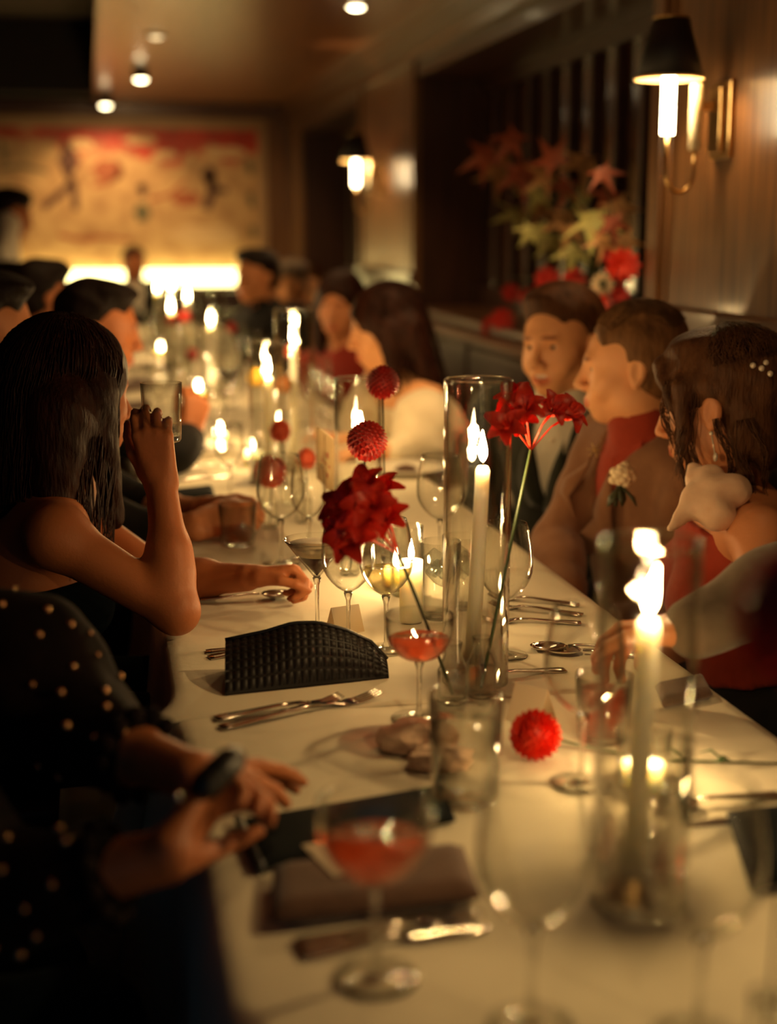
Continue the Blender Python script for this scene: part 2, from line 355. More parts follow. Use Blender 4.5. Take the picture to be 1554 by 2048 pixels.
mx = nt.nodes.new('ShaderNodeMix'); mx.data_type = 'RGBA'; mx.blend_type = 'MULTIPLY'; mx.inputs[0].default_value = .65
L.new(cr.outputs[0], mx.inputs[6]); L.new(cr2.outputs[0], mx.inputs[7]); L.new(mx.outputs[2], b.inputs['Base Color']); b.inputs['Roughness'].default_value = .55
mural = tag(MB().box(-3.0, 1.235, 10.872, 10.9, .96, 2.105).build('wall_mural', mu_m, None, False), 'wide painted mural with a red sky and dark running figures on the far wall', 'mural')
def flat(name, polys, mat, y=10.868):
    if name != 'painted_figure' and len(polys) > 1:
        for p in polys: flat(name, [p], mat, y)
        return
    mb = MB()
    for p in polys:
        n = len(p); mb.add([(x, y, z) for x, z in p] + [(x, y + .006, z) for x, z in p], [tuple(range(n)), tuple(reversed(range(n, 2 * n)))] + [(i, n + i, n + (i + 1) % n, (i + 1) % n) for i in range(n)])
    return mb.build(name, mat, mural, False)
def mp(u, v): q = at(u, v, Y=10.87); return (q[0], q[2])
def limb(pts, wd):
    out = []; P = [np.array(mp(*p)) for p in pts]; l = []; r = []
    for i, p in enumerate(P):
        t = P[min(i + 1, len(P) - 1)] - P[max(i - 1, 0)]; t = t / np.linalg.norm(t); nn = np.array([-t[1], t[0]]) * wd * (1 - .35 * i / len(P)); l.append(tuple(p + nn)); r.append(tuple(p - nn))
    return l + r[::-1]
def blob(u, v, a, bb, n=12):
    return [mp(u + a * math.cos(i * 6.283 / n) * (1 + .15 * math.sin(i * 2.3)), v + bb * math.sin(i * 6.283 / n) * (1 + .15 * math.cos(i * 3.1))) for i in range(n)]
ink = pm('dark_paint', (.10, .035, .022), rough=.6); inkg = pm('green_paint', (.14, .12, .06), rough=.6); inkr = pm('terracotta_paint', (.36, .10, .04), rough=.6); inkc = pm('pale_paint', (.66, .45, .24), rough=.6)
flat('painted_figure', [limb([(133, 340), (143, 365), (120, 388), (88, 415)], .03), limb([(143, 362), (150, 390), (152, 420)], .03), blob(137, 322, 20, 26), blob(133, 292, 9, 11)], ink)
flat('painted_figure', [blob(215, 340, 32, 22), limb([(185, 372), (215, 365), (240, 352), (238, 330)], .018)], inkr)
flat('painted_figure', [limb([(283, 372), (286, 392)], .03), blob(283, 374, 8, 8)], ink); flat('painted_figure', [blob(284, 425, 16, 19)], inkg)
flat('painted_figure', [limb([(418, 345), (425, 380), (412, 420)], .04), limb([(425, 378), (455, 382)], .025), blob(418, 350, 14, 18)], ink)
flat('painted_figure', [blob(372, 398, 28, 16), limb([(300, 400), (340, 390), (372, 362)], .015)], inkr)
flat('painted_mark', [limb([(497, 318), (503, 350)], .025), limb([(500, 385), (505, 415)], .025), limb([(505, 452), (508, 475)], .025)], inkg)
flat('painted_cloud', [blob(160, 288, 26, 12), blob(280, 280, 34, 10), blob(450, 305, 44, 12), blob(330, 310, 26, 10)], inkc)
flat('painted_script', [limb([(0, 282), (6, 300), (10, 325)], .018), limb([(14, 318), (20, 296), (26, 318), (32, 298), (38, 320), (46, 300), (54, 318)], .008), limb([(0, 338), (40, 332), (80, 340), (96, 345)], .014)], inkg)
flat('painted_ground', [limb([(118, 470), (150, 478), (200, 474), (260, 480)], .016), blob(176, 482, 9, 6)], inkr); flat('painted_cloud', [blob(410, 470, 70, 22)], inkc)
sbox('trim_7', MT['frame'], [(-3.0, 1.30, 10.84, 10.9, 2.105, 2.15), (-3.0, 1.30, 10.82, 10.9, 2.15, 2.185), (1.235, 1.30, 10.84, 10.9, .96, 2.105)], bev=.006)
sbox('trim_8', MT['panel'], [(1.30, XW, 10.85, 10.9, .9, 2.2)])
sbox('trim_9', MT['rail'], [(-3.3, XW, 10.78, 10.9, 2.19, ZC)], bev=.006)
lb = thing('light_box', 'glowing yellow light strip along the foot of the far mural', 'wall light', (0, 10.8, .975))
MB().box(-.95, 1.115, -.02, .06, 0, .115, bev=.01).build('diffuser', MT['strip'], lb, False); MB().box(-.96, 1.125, -.025, .065, -.03, -.001).build('housing', MT['rail'], lb, False)
# ---- benches
def banquette(name, label, x0, x1, y0, y1, ztop, n):
    t = thing(name, label, 'bench', (x0, y0, 0)); Lg = y1 - y0; W = x1 - x0
    MB().box(.06, W, 0, Lg, 0, .32).build('plinth', MT['panel_dark'], t, False)
    s = MB().box(0, W - .09, .006, Lg / n - .006, .32, .415, bev=.03); k = MB().box(W - .10, W - .015, .006, Lg / n - .006, .42, ztop - .04, bev=.025)
    for nm, q, mt in (('seat_cushion', s, MT['leather']), ('backrest', k, MT['leather'])):
        o = q.build(nm, mt, t, False)
        for i in range(1, n): inst(nm, o.data, t, (0, Lg / n * i, 0))
    MB().box(W - .12, W - .002, 0, Lg, ztop - .038, ztop, bev=.01).build('top_rail', MT['rail'], t, False); return t
banquette('banquette', 'long dark leather banquette with a wooden top rail along the panelled wall', .96, XW - .002, .5, 10.0, .995, 12)
bb_ = thing('banquette', 'low dark bench across the foot of the far mural wall', 'bench', (-1.4, 10.25, 0))
MB().box(0, 2.8, 0, .42, .1, .45, bev=.03).build('seat_cushion', MT['leather'], bb_, False); MB().box(0, 2.8, .42, .5, .1, .945, bev=.02).build('backrest', MT['leather'], bb_, False)
# ---- ceiling downlights
def downlight(u, v, hang, lab, lamp, watt, x=None, tilt=(0, 0), group=None):
    p = at(u, v, z=ZC); t = thing('ceiling_spotlight', lab, 'ceiling light', (p[0], p[1], ZC - .002) if x is None else (x[0], x[1], ZC - .002), 0, group)
    MB().lathe([(.05, 0), (.05, -.006), (.042, -.008), (.042, -hang), (.036, -hang - .002), (.036, -.012), (0.002, -.012)], 24).build('housing', MT['shade'] if hang > .02 else MT['brass'], t)
    MB().lathe([(.001, -hang + .004), (.034, -hang + .004), (.034, -hang - .004), (.02, -hang - .012), (.001, -hang - .014)], 24).build('lens', lamp, t)
    if watt:
        l = bpy.data.lights.new('bulb', 'SPOT'); l.energy = watt; l.color = (1, .61, .25); l.spot_size = R_(95); l.spot_blend = .6; l.shadow_soft_size = .03
        lo = bpy.data.objects.new('bulb', l); COL.objects.link(lo); lo.parent = t; lo.location = (0, 0, -hang - .03); lo.rotation_euler = (tilt[0], tilt[1], 0)
downlight(281, 138, .055, 'small black ceiling spot with a white glowing lens, the brighter right one of the pair', MT['lamp_on'], 26, None, (R_(48), 0))
downlight(176, 202, .075, 'small black ceiling spot close to the mural wall', MT['lamp_on'], 11, (.13, 10.25), (R_(38), 0))
downlight(312, 68, .008, 'flat recessed brass downlight nearest on the lacquered ceiling', MT['lamp_dim'], 6)
downlight(712, 8, .008, 'round recessed downlight above the window recess at top of the frame', MT['lamp_on'], 8)
for x_, y_, w_ in ((1.1, 3.75, 17), (.33, 5.3, 7), (.33, 3.6, 2.5), (1.1, 1.9, 2)): downlight(0, 0, .008, 'recessed ceiling downlight above the picture, %s' % {3.75: 'the one aimed at the autumn arrangement', 5.3: 'over the tallest far candle', 3.6: 'over the third candle', 1.9: 'over the grey sleeved person'}[y_], MT['lamp_dim'], w_, (x_, y_), (R_(22), R_(18)) if y_ == 3.75 else (0, 0), 'ceiling downlights above the picture')
# ---- wall sconces
def sconce(y, label):
    t = thing('wall_sconce', label, 'wall lamp', (XW, y, 1.6), 0, 'candle style wall sconces')
    MB().box(-.014, 0, -.052, .052, -.055, .122, bev=.002).build('backplate', MT['brass'], t, False)
    MB().box(-.030, -.014, -.034, .034, -.042, .108, bev=.002).build('backplate_step', MT['brass'], t, False)
    MB().box(-.075, -.030, -.009, .009, .055, .075, bev=.002).build('bracket', MT['brass'], t, False)
    MB().lathe([(.0152, -.035), (.0152, .115), (.004, .117), (.004, -.035)], 20, (-.075, 0, 0)).build('unlit_sleeve', MT['sleeve_off'], t)
    xs = -.145; pts = [(-.075, 0, -.03)]
    for i in range(13):
        a = math.pi * i / 12; pts.append((-.11 + .035 * math.cos(a), 0, -.085 - .048 * math.sin(a)))
    pts.append((xs, 0, .002)); MB().tube(pts, .005, 10).build('swan_neck', MT['brass'], t)
    MB().lathe([(.016, 0), (.016, .135), (.003, .136), (.003, 0)], 20, (xs, 0, 0)).build('lit_sleeve', MT['sleeve_on'], t)
    sh = MB().lathe([(.08, .126), (.041, .262), (.0395, .262), (.0785, .126)], 40, (xs, 0, 0), close=True).build('shade', MT['shade'], t)
    MB().lathe([(.0778, .1265), (.0388, .2615), (.0380, .2615), (.077, .1265)], 40, (xs, 0, 0), close=True).build('lining', MT['shade_in'], sh)
    MB().lathe([(.0815, .124), (.0815, .129), (.0775, .129), (.0775, .124)], 40, (xs, 0, 0), close=True).build('hem', MT['shade_in'], sh)
    MB().lathe([(.0425, .259), (.0425, .263), (.0375, .263), (.0375, .259)], 40, (xs, 0, 0), close=True).build('top_ring', MT['brass'], sh)
    MB().ball((xs, 0, .168), (.014, .014, .022), 14, 10).build('bulb', MT['bulb'], t)
sconce(3.255, 'brass swan neck sconce with a black shade on the near wood panel')
sconce(7.345, 'distant brass sconce with a black shade on the far pillar')
# ---- tables and cloths
dt = thing('dining_table', 'long dining table hidden under the white cloths', 'table', (.46, 1.0, 0))
MB().box(-.355, .355, -.7, 8.8, .70, .742).build('tabletop', MT['chair'], dt, False)
for y in (-.5, 1.8, 4.1, 6.4, 8.6):
    for x in (-.3, .3): MB().box(x - .025, x + .025, y - .025, y + .025, 0, .70).build('leg', MT['chair'], dt, False)
def cloth(name, label, y0, y1, drop, flare0=0, flare1=0, lift=0.0, seed=1):
    r = random.Random(seed); XL, XE = .095, .825
    prof = [(XL - .010, -drop * (1 - i / 9)) for i in range(9)] + [(XL - .006, -.012), (XL, -.003)]
    prof += [(XL + .012 + (XE - XL - .024) * i / 40, 0) for i in range(41)]
    prof += [(XE, -.003), (XE + .006, -.012)] + [(XE + .010, -drop * i / 8) for i in range(1, 9)]
    ny = int((y1 - y0) / .022); m = len(prof); V = []; F = []
    ph = [r.uniform(0, 6.28) for _ in range(6)]
    creases = [(y0 + (y1 - y0) * k / max(2, round((y1 - y0) / .42))) for k in range(1, max(2, round((y1 - y0) / .42)))]
    for j in range(ny + 1):
        y = y0 + (y1 - y0) * j / ny
        for i, (x, dz) in enumerate(prof):
            side = -1 if i < 11 else (1 if i >= 52 else 0)
            h = max(0, -dz) / drop; xx, yy, z = x, y, dz
            if side:
                fold = (math.sin(y * 17 + ph[0]) * .5 + math.sin(y * 29 + ph[1]) * .3 + math.sin(y * 8.3 + ph[2]) * .4)
                xx += side * (.003 + .030 * h * (1 + fold) * .9)
                e0 = math.exp(-((y - y0) / .07) ** 2); e1 = math.exp(-((y - y1) / .07) ** 2)
                xx += side * (h + (.42 if dz < -.004 and side < 0 else 0)) * (flare0 * e0 + flare1 * e1)
            else:
                z -= .0008 + .0007 * math.sin(x * 31 + y * 9 + ph[3]) * math.sin(y * 23 - x * 7 + ph[4])
                for cyy in creases: z -= .0020 * math.exp(-((y - cyy - .03 * (x - .4)) / .008) ** 2)
                z -= .0012 * math.exp(-((x - .46 - .01 * math.sin(y * 3)) / .007) ** 2)
                z -= .0009 * math.exp(-((x - .27) / .006) ** 2)
                if y < y0 + .03 and lift: z -= 0
            V.append((xx, yy, .75 + z + lift))
    for j in range(ny):
        for i in range(m - 1):
            a = j * m + i; F.append((a, a + 1, a + m + 1, a + m))
    o = mesh_obj(name, V, F, MT['cloth']); sm = o.modifiers.new('thickness', 'SOLIDIFY'); sm.thickness = .0012; sm.offset = -1
    return tag(o, label, 'tablecloth')
cloth('tablecloth', 'cream linen cloth over the near end of the table', .12, 1.86, .42, 0, .03, 0, 1)
cloth('tablecloth', 'cream linen cloth with a flared hanging corner over the middle of the table', 1.80, 5.6, .40, .10, 0, .0012, 2)
cloth('tablecloth', 'cream linen cloth over the far end of the table below the mural', 5.55, 9.82, .40, .03, 0, 0, 3)
# ---- chairs on the left side
def chair(name, label, x, y, rz, first=None):
    if first: return dup(first, (x, y, 0), rz, label)
    t = thing(name, label, 'chair', (x, y, 0), rz, 'dark chairs along the left side of the table')
    MB().box(-.20, .21, -.21, .21, .42, .455, bev=.012).build('seat', MT['leather'], t, False)
    for sx in (-1, 1):
        for sy in (-1, 1):
            top = .42 if sx > 0 else .80
            MB().tube([(sx * .18, sy * .18, 0), (sx * .18, sy * .18, .42)] + ([(-.215, sy * .18, .80)] if sx < 0 else []), .016, 8).build('leg', MT['chair'], t)
    MB().box(-.228, -.205, -.19, .19, .60, .80, bev=.008).build('backrest', MT['leather'], t, False); return t
CH = [(-.30, 1.42, .1, 'dark leather chair under the woman in beaded black net'), (-.30, 2.46, .0, 'dark chair under the woman with long dark hair'), (-.40, 3.28, 0, 'dark chair behind the long haired woman'),
      (-.30, 4.02, 0, 'dark chair under the short haired man with a raised fist'), (-.42, 5.3, 0, 'dark chair of the second head back on the left'), (-.5, 6.3, 0, 'dark chair of the farthest seated head at left edge')]
c0 = None
for x, y, rz, lb_ in CH:
    c = chair('dining_chair', lb_, x, y, rz, c0); c0 = c0 or c
# ================================================================== figures: one continuous surface from blended solids
def nrm(v): v = np.array(v, float); return v / (np.linalg.norm(v) + 1e-12)
def frame(f, up=(0, 0, 1), roll=0.0):
    f = nrm(f); r = nrm(np.cross(f, up)); u = np.cross(r, f)
    if roll: r, u = r * math.cos(roll) + u * math.sin(roll), u * math.cos(roll) - r * math.sin(roll)
    return np.stack([r, f, u], 1)
def cap(a, b, ra, rb=None, k=.02, op='u'):
    a = np.array(a, float); b = np.array(b, float); rb = ra if rb is None else rb; ab = b - a; L2 = float(ab @ ab) + 1e-12
    def fn(X, Y, Z):
        x, y, z = X - a[0], Y - a[1], Z - a[2]
        t = np.clip((x * ab[0] + y * ab[1] + z * ab[2]) / L2, 0, 1)
        return np.sqrt((x - t * ab[0]) ** 2 + (y - t * ab[1]) ** 2 + (z - t * ab[2]) ** 2) - (ra + (rb - ra) * t)
    r = max(ra, rb); return [fn, np.minimum(a, b) - r, np.maximum(a, b) + r, k, op]
def ell(c, r, M3=None, k=.02, op='u'):
    c = np.array(c, float); r = np.array(r if hasattr(r, '__len__') else (r, r, r), float); M3 = np.eye(3) if M3 is None else M3
    def fn(X, Y, Z):
        x, y, z = X - c[0], Y - c[1], Z - c[2]; k0 = 0; k1 = 0
        for i in range(3):
            q = (x * M3[0, i] + y * M3[1, i] + z * M3[2, i]) / r[i]; k0 = k0 + q * q; k1 = k1 + (q / r[i]) ** 2
        k0 = np.sqrt(k0); return k0 * (k0 - 1) / (np.sqrt(k1) + 1e-6)
    e = np.sqrt(((M3 * r) ** 2).sum(1)); return [fn, c - e, c + e, k, op]
def half(n, p, k=.004):
    """keep the side the normal points away from"""
    n = nrm(n); p = np.array(p, float)
    return [lambda X, Y, Z: (X - p[0]) * n[0] + (Y - p[1]) * n[1] + (Z - p[2]) * n[2], None, None, k, 'i']
def wedge(o, M3, zv, slope, ymin, k=.006):
    """V opening at the front of a jacket, in the frame of the torso"""
    o = np.array(o, float)
    def fn(X, Y, Z):
        x, y, z = X - o[0], Y - o[1], Z - o[2]
        q = [x * M3[0, i] + y * M3[1, i] + z * M3[2, i] for i in range(3)]
        return np.maximum(np.abs(q[0]) - (q[2] - zv) * slope, ymin - q[1]) * .9
    return [fn, o - .4, o + .4, k, 's']
def axis(lo, hi, res, fines):
    x = lo; out = [lo]
    while x < hi:
        s = res
        for a, b, r in fines:
            if a - res < x < b: s = min(s, r)
        x += s; out.append(x)
    return np.array(out, np.float32)
BIG = .06
def polygonise(prims, res, fines=(), pad=.03):
    los = np.array([p[1] for p in prims if p[1] is not None and p[4] == 'u']); his = np.array([p[2] for p in prims if p[2] is not None and p[4] == 'u'])
    lo = los.min(0) - pad; hi = his.max(0) + pad
    ax = [axis(lo[i], hi[i], res, [(c[i] - h, c[i] + h, r) for c, h, r in fines]) for i in range(3)]
    F = np.full([len(a) for a in ax], BIG, np.float32)
    for fn, a, b, k, op in prims:
        if a is None: sl = (slice(None),) * 3
        else:
            m = max(k, .012) + res * 1.5
            sl = tuple(slice(max(0, int(np.searchsorted(ax[i], a[i] - m)) - 1), int(np.searchsorted(ax[i], b[i] + m)) + 1) for i in range(3))
        d = fn(ax[0][sl[0], None, None], ax[1][None, sl[1], None], ax[2][None, None, sl[2]]); S = F[sl]
        if op == 'u': h = np.maximum(k - np.abs(S - d), 0); F[sl] = np.minimum(S, d) - h * h / (4 * k)
        else:
            if op == 's': d = -d
            h = np.maximum(k - np.abs(S - d), 0); F[sl] = np.maximum(S, d) + h * h / (4 * k)
    S = F < 0
    cnt = np.zeros([n - 1 for n in F.shape], np.int8); sl2 = (slice(0, -1), slice(1, None))
    offs = [(i, j, k) for i in (0, 1) for j in (0, 1) for k in (0, 1)]
    for o in offs: cnt += S[sl2[o[0]], sl2[o[1]], sl2[o[2]]]
    idx = np.argwhere((cnt > 0) & (cnt < 8)); N = len(idx)
    ids = np.full(cnt.shape, -1, np.int64); ids[tuple(idx.T)] = np.arange(N)
    val = {o: F[idx[:, 0] + o[0], idx[:, 1] + o[1], idx[:, 2] + o[2]] for o in offs}
    acc = np.zeros((N, 3)); num = np.zeros(N)
    for o in offs:
        for d in range(3):
            if o[d]: continue
            q = list(o); q[d] = 1; q = tuple(q); fa, fb = val[o], val[q]; c = (fa < 0) != (fb < 0)
            t = np.where(c, fa / np.where(c, fa - fb, 1), 0)
            for i in range(3):
                base = ax[i][idx[:, i] + o[i]]
                if i == d: base = base + t * (ax[i][idx[:, i] + 1] - ax[i][idx[:, i]])
                acc[:, i] += np.where(c, base, 0)
            num += c
    V = acc / num[:, None]; quads = []
    for d in range(3):
        a, b = [(1, 2), (2, 0), (0, 1)][d]
        s0 = [slice(None)] * 3; s1 = [slice(None)] * 3; s0[d] = slice(0, -1); s1[d] = slice(1, None)
        A, B = S[tuple(s0)], S[tuple(s1)]; e = np.argwhere(A != B)
        e = e[(e[:, a] > 0) & (e[:, b] > 0) & (e[:, a] < F.shape[a] - 1) & (e[:, b] < F.shape[b] - 1)]
        fl = A[tuple(e.T)]
        def g(da, db):
            q = e.copy(); q[:, a] += da; q[:, b] += db; return ids[tuple(q.T)]
        Q = np.stack([g(-1, -1), g(0, -1), g(0, 0), g(-1, 0)], 1); Q[~fl] = Q[~fl][:, ::-1]; quads.append(Q)
    Q = np.concatenate(quads); return V, Q[(Q >= 0).all(1)]
def wrinkle(V, amp, fr=22, seed=0):
    p = V * fr + seed
    return V + amp * np.stack([np.sin(p[:, 2] * 1.7 + 2 * np.sin(p[:, 1] * .7)) * np.sin(p[:, 0] + .6 * p[:, 1]), np.sin(p[:, 0] * 1.3 + p[:, 2]) * np.cos(p[:, 2] * .8 + p[:, 1]), .5 * np.sin(p[:, 0] + p[:, 1])], 1)
def skin_obj(name, V, Q, mat, parent, origin, tints=None):
    me = bpy.data.meshes.new(name); W = V - np.array(origin)
    me.from_pydata(W.tolist(), [], Q.tolist())
    if tints is not None:
        a = me.color_attributes.new('tint', 'FLOAT_COLOR', 'POINT'); c = np.ones((len(V), 4), np.float32)
        for ctr, M3, r, colr in tints:
            q = np.linalg.norm(((V - ctr) @ M3) / np.array(r), axis=1); wgt = np.clip((1.2 - q) / .35, 0, 1)[:, None]
            c[:, :3] = c[:, :3] * (1 - wgt) + wgt * np.array(colr)
        a.data.foreach_set('color', c.ravel())
    return finish(name, me, mat, parent)
def head_prims(H, Mh, s, male=True, smile=0.0, ears=True):
    W = lambda p: H + Mh @ (np.array(p) * s); E = lambda c, r, k=.02, op='u': ell(W(c), np.array(r) * s, Mh, k * s, op); C = lambda a, b, ra, rb=None, k=.02, op='u': cap(W(a), W(b), ra * s, (ra if rb is None else rb) * s, k * s, op)
    j = 1.0 if male else .9; P = [E((0, -.018, .034), (.075, .095, .082)), E((0, .028, -.005), (.063, .066, .084), .03), E((0, .028, -.062), (.053 * j, .052, .050), .03),
         E((0, .066, -.098), (.024 * j, .019, .017), .025)]
    for x in (-1, 1):
        P += [E((x * .042, .052, -.028), (.022, .022, .02), .025), E((x * .05 * j, .0, -.07), (.016, .03, .026), .03)]
    P.append(C((-.03, .083, .019), (.03, .083, .019), .0105 if male else .007, k=.018))
    for x in (-1, 1): P.append(E((x * .032, .102, -.001), (.021, .017, .013), .012, 's'))
    P += [C((0, .089, .012), (0, .110, -.030), .0075, .0105, .010), E((0, .112, -.035), (.0115, .0105, .009), .006)]
    for x in (-1, 1): P.append(E((x * .0125, .101, -.039), (.0085, .010, .0075), .006))
    for x in (-1, 1): P.append(E((x * .0065, .108, -.0445), (.003, .005, .003), .002, 's'))
    P.append(E((0, .070, -.068), (.036, .026, .026), .02)); up = .008 * smile
    for x in (-1, 1):
        P += [C((0, .0965, -.066), (x * .024, .085, -.068 + up), .0055, .0032, .005), C((0, .0955, -.077), (x * .022, .084, -.072 + up), .0065, .0035, .005)]
        if smile: P.append(E((x * .040, .066, -.045), (.018, .018, .018), .015))
    P.append(C((-.024, .0985, -.0712 + up * .8), (0, .104, -.0715), .0018, .0018, .002, 's')); P.append(C((.024, .0985, -.0712 + up * .8), (0, .104, -.0715), .0018, .0018, .002, 's'))
    if smile > 1: P.append(E((0, .098, -.070 + up * .5), (.024, .014, .0062), .003, 's'))
    for x in (-1, 1):
        P += [E((x * .031, .0705, 0), (.0142, .0142, .0142), .004), E((x * .031, .088, -.0012), (.0125, .012, .0042), .002, 's')]
        if ears:
            Me = Mh @ np.array([[1, 0, 0], [0, math.cos(.2), -math.sin(.2)], [0, math.sin(.2), math.cos(.2)]])
            P += [ell(W((x * .077, -.012, -.008)), np.array((.009, .019, .032)) * s, Me, .006 * s), ell(W((x * .086, -.009, -.006)), np.array((.006, .010, .019)) * s, Me, .004 * s, 's'), E((x * .077, -.006, -.034), (.007, .008, .009), .006)]
    tint = [(W((0, .095, -.0715)), Mh, np.array((.025, .016, .011)) * s, (.78, .42, .38))]
    return P, tint, W
def hand_prims(wr, d, n, side, curl=(.5, .55, .6, .65), thumb=.5, s=1.0, spread=.05, tcurl=.35):
    """wr wrist, d towards the fingers, n out of the palm, side +1 puts the thumb along n x d"""
    d = nrm(d); n = nrm(np.array(n) - d * (np.array(n) @ d)); l = np.cross(n, d) * side; wr = np.array(wr, float); P = []; B = []
    for i, (off, ln, fw) in enumerate(((.027, .075, .090), (.009, .083, .094), (-.0095, .077, .090), (-.027, .060, .082))):
        k = wr + (d * fw + l * off) * s; P.append(cap(wr + l * off * .55 * s, k, .0165 * s, .0105 * s, .012 * s)); B.append((k, ln, off, curl[i]))
    for k, ln, off, cu in B:
        a = cu * .8; p = k; dd = nrm(d + l * off * spread * 40)
        for seg, (fr, mul, r0, r1) in enumerate(((.46, 1, .0098, .0088), (.30, 2.1, .0088, .008), (.24, 2.9, .008, .0068))):
            an = cu * mul; q = p + (dd * math.cos(an) + n * math.sin(an)) * ln * fr * s; P.append(cap(p, q, r0 * s, r1 * s, .0035 * s)); p = q
    tb = wr + (d * .022 + l * .024 + n * .008) * s; a = thumb; t1 = tb + (d * math.cos(a) + l * math.sin(a) + n * .25) * .042 * s
    P.append(cap(wr + (d * .02 + l * .012) * s, tb, .017 * s, .0155 * s, .012 * s)); P.append(cap(tb, t1, .0155 * s, .0108 * s, .008 * s))
    a2 = a - tcurl; t2 = t1 + nrm(d * math.cos(a2) + l * math.sin(a2) + n * (.25 + tcurl * .5)) * .033 * s; P.append(cap(t1, t2, .0105 * s, .0092 * s, .004 * s))
    a3 = a2 - tcurl * .6; t3 = t2 + nrm(d * math.cos(a3) + l * math.sin(a3) + n * (.3 + tcurl)) * .026 * s; P.append(cap(t2, t3, .0092 * s, .0072 * s, .004 * s))
    return P
def hair_short(W, Mh, s, vol=.012, quiff=.02, part=.02, front=.04):
    E = lambda c, r, k=.012, op='u': ell(W(c), np.array(r) * s, Mh, k * s, op)
    P = [E((0, -.02, .036), (.077 + vol, .095 + vol, .084 + vol)), E((0, -.045, -.02), (.071 + vol * .6, .062 + vol, .065), .02), E((part, front, .098), (.05, .05, .018 + quiff), .03)]
    P += [E((0, .088, -.028), (.076, .076, .098), .010, 's'), E((0, .03, -.115), (.1, .1, .065), .012, 's')]
    for x in (-1, 1): P += [E((x * .09, .0, -.02), (.03, .030, .036), .008, 's'), E((x * .09, .064, .0), (.038, .064, .086), .012, 's')]
    return P
def strands(paths, rad=.0011, seed=3, jit=.004, n=3):
    mb = MB(); r = random.Random(seed)
    for p in paths:
        m = len(p); ph = r.uniform(0, 6); f = r.uniform(1.5, 3)
        mb.tube([np.array(q) + jit * np.array([math.sin(ph + f * i * .7), math.cos(ph * 1.3 + f * i * .6), .4 * math.sin(ph + i)]) * min(1, i / 3) for i, q in enumerate(p)], [rad * (1 if i < m - 2 else .5) for i in range(m)], n, cap=False)
    return mb
def person(label, head, face, pelvis, body=None, skin='skin', male=True, s=1.0, sh=.185, smile=0, roll=0, near=True, lean_face=0, arms=(None, None), hands=(None, None), legs=True, bust=0, neckline=None, sleeve=None, top=None, topmat=None, jacket=None, shirt=None, tie=None, hair='hair_dark', hairf=None, ears=True, neck_base=None, standing=False, trousers='dark_suit', hres=None, lapels=True, hem=None, name='person'):
    H = np.array(head, float); Mh = frame(face, roll=roll); pel = np.array(pelvis, float)
    N = np.array(neck_base, float) if neck_base is not None else H + np.array([0, 0, -.158 * s]) - Mh[:, 1] * np.array([1, 1, 0]) * .030
    spine = nrm(N - pel); b2 = body if body is not None else face; bf = np.array((b2[0], b2[1], 0), float)
    lat = nrm(np.cross(nrm(bf), (0, 0, 1))); fw = np.cross(spine, lat) * 1.0; fw = nrm(fw); lat = np.cross(fw, spine); Mt = np.stack([lat, fw, spine], 1)
    if fw @ bf < 0: fw = -fw; Mt = np.stack([-lat, fw, spine], 1); lat = -lat
    TL = np.linalg.norm(N - pel); T = lambda x, y, z: pel + lat * x + fw * y + spine * z * TL
    o = thing(name, label, 'person', (pel[0], pel[1], 0)); org = (pel[0], pel[1], 0)
    m_ = 1 if male else .9
    def torso(inf, k=.05):
        P = [ell(T(0, 0, .02), (.155 * s + inf, .115 * s + inf, .12 + inf), Mt, k), ell(T(0, .005, .30), (.135 * m_ * s + inf, .105 * s + inf, .16 + inf), Mt, k),
             ell(T(0, .0, .66), (.160 * m_ * s + inf, .110 * s + inf, .17 + inf), Mt, k), ell(T(0, -.012, .86), (.135 * m_ * s + inf, .075 * s + inf, .075 + inf), Mt, k)]
        if bust:
            for x in (-1, 1): P.append(ell(T(x * .07, .085, .62), (.062 + inf, .055 + inf, .06 + inf), Mt, .03))
        return P
    SH = [N + lat * x * sh * s - spine * .055 * s - fw * .005 for x in (1, -1)]
    aj = []
    for i, x in enumerate((1, -1)):
        if arms[i] is not None: el, wr = [np.array(q, float) for q in arms[i]]
        else:
            el = SH[i] + lat * x * .05 - spine * .26 * s + fw * .06; wr = pel + fw * .20 + lat * x * .07 + np.array([0, 0, .10])
        aj.append((SH[i], el, wr))
    def shoulders(inf, k=.04):
        return [cap(N - spine * .045 * s, SH[i] + np.array([0, 0, .004]), .05 * s + inf, .052 * s + inf, k) for i in (0, 1)]
    def arm(i, inf, t0=0, t1=1, k=.025):
        S0, el, wr = aj[i]; P = [cap(S0, el, .050 * m_ * s + inf, .038 * m_ * s + inf, k)]
        if t1 > 0: q = el + (wr - el) * t1; P += [cap(el, el + (q - el) * .45, .037 * m_ * s + inf, .037 * m_ * s + inf, k), cap(el + (q - el) * .3, q, .037 * m_ * s + inf, .027 * m_ * s + inf, k)]
        return P
    def leg(inf, k=.03, foot=True):
        P = []
        for x in (1, -1):
            hp = pel + lat * x * .085 * s
            f2 = nrm(bf)
            if standing: kn = np.array([hp[0], hp[1], .48]) + f2 * .02; an = np.array([hp[0], hp[1], .08])
            else: kn = hp + f2 * .40 * s + np.array([0, 0, -.02]) + lat * x * .03; an = np.array([kn[0], kn[1], .09]) + f2 * .03
            P += [cap(hp, kn, .085 * s + inf, .056 * s + inf, k), cap(kn, an, .054 * s + inf, .036 * s + inf, k)]
            if foot: P.append(cap(an - np.array([0, 0, .035]), an + f2 * .15 - np.array([0, 0, .05]), .036, .028, .02))
        return P
    hp, tint, W = head_prims(H, Mh, s, male, smile, ears)
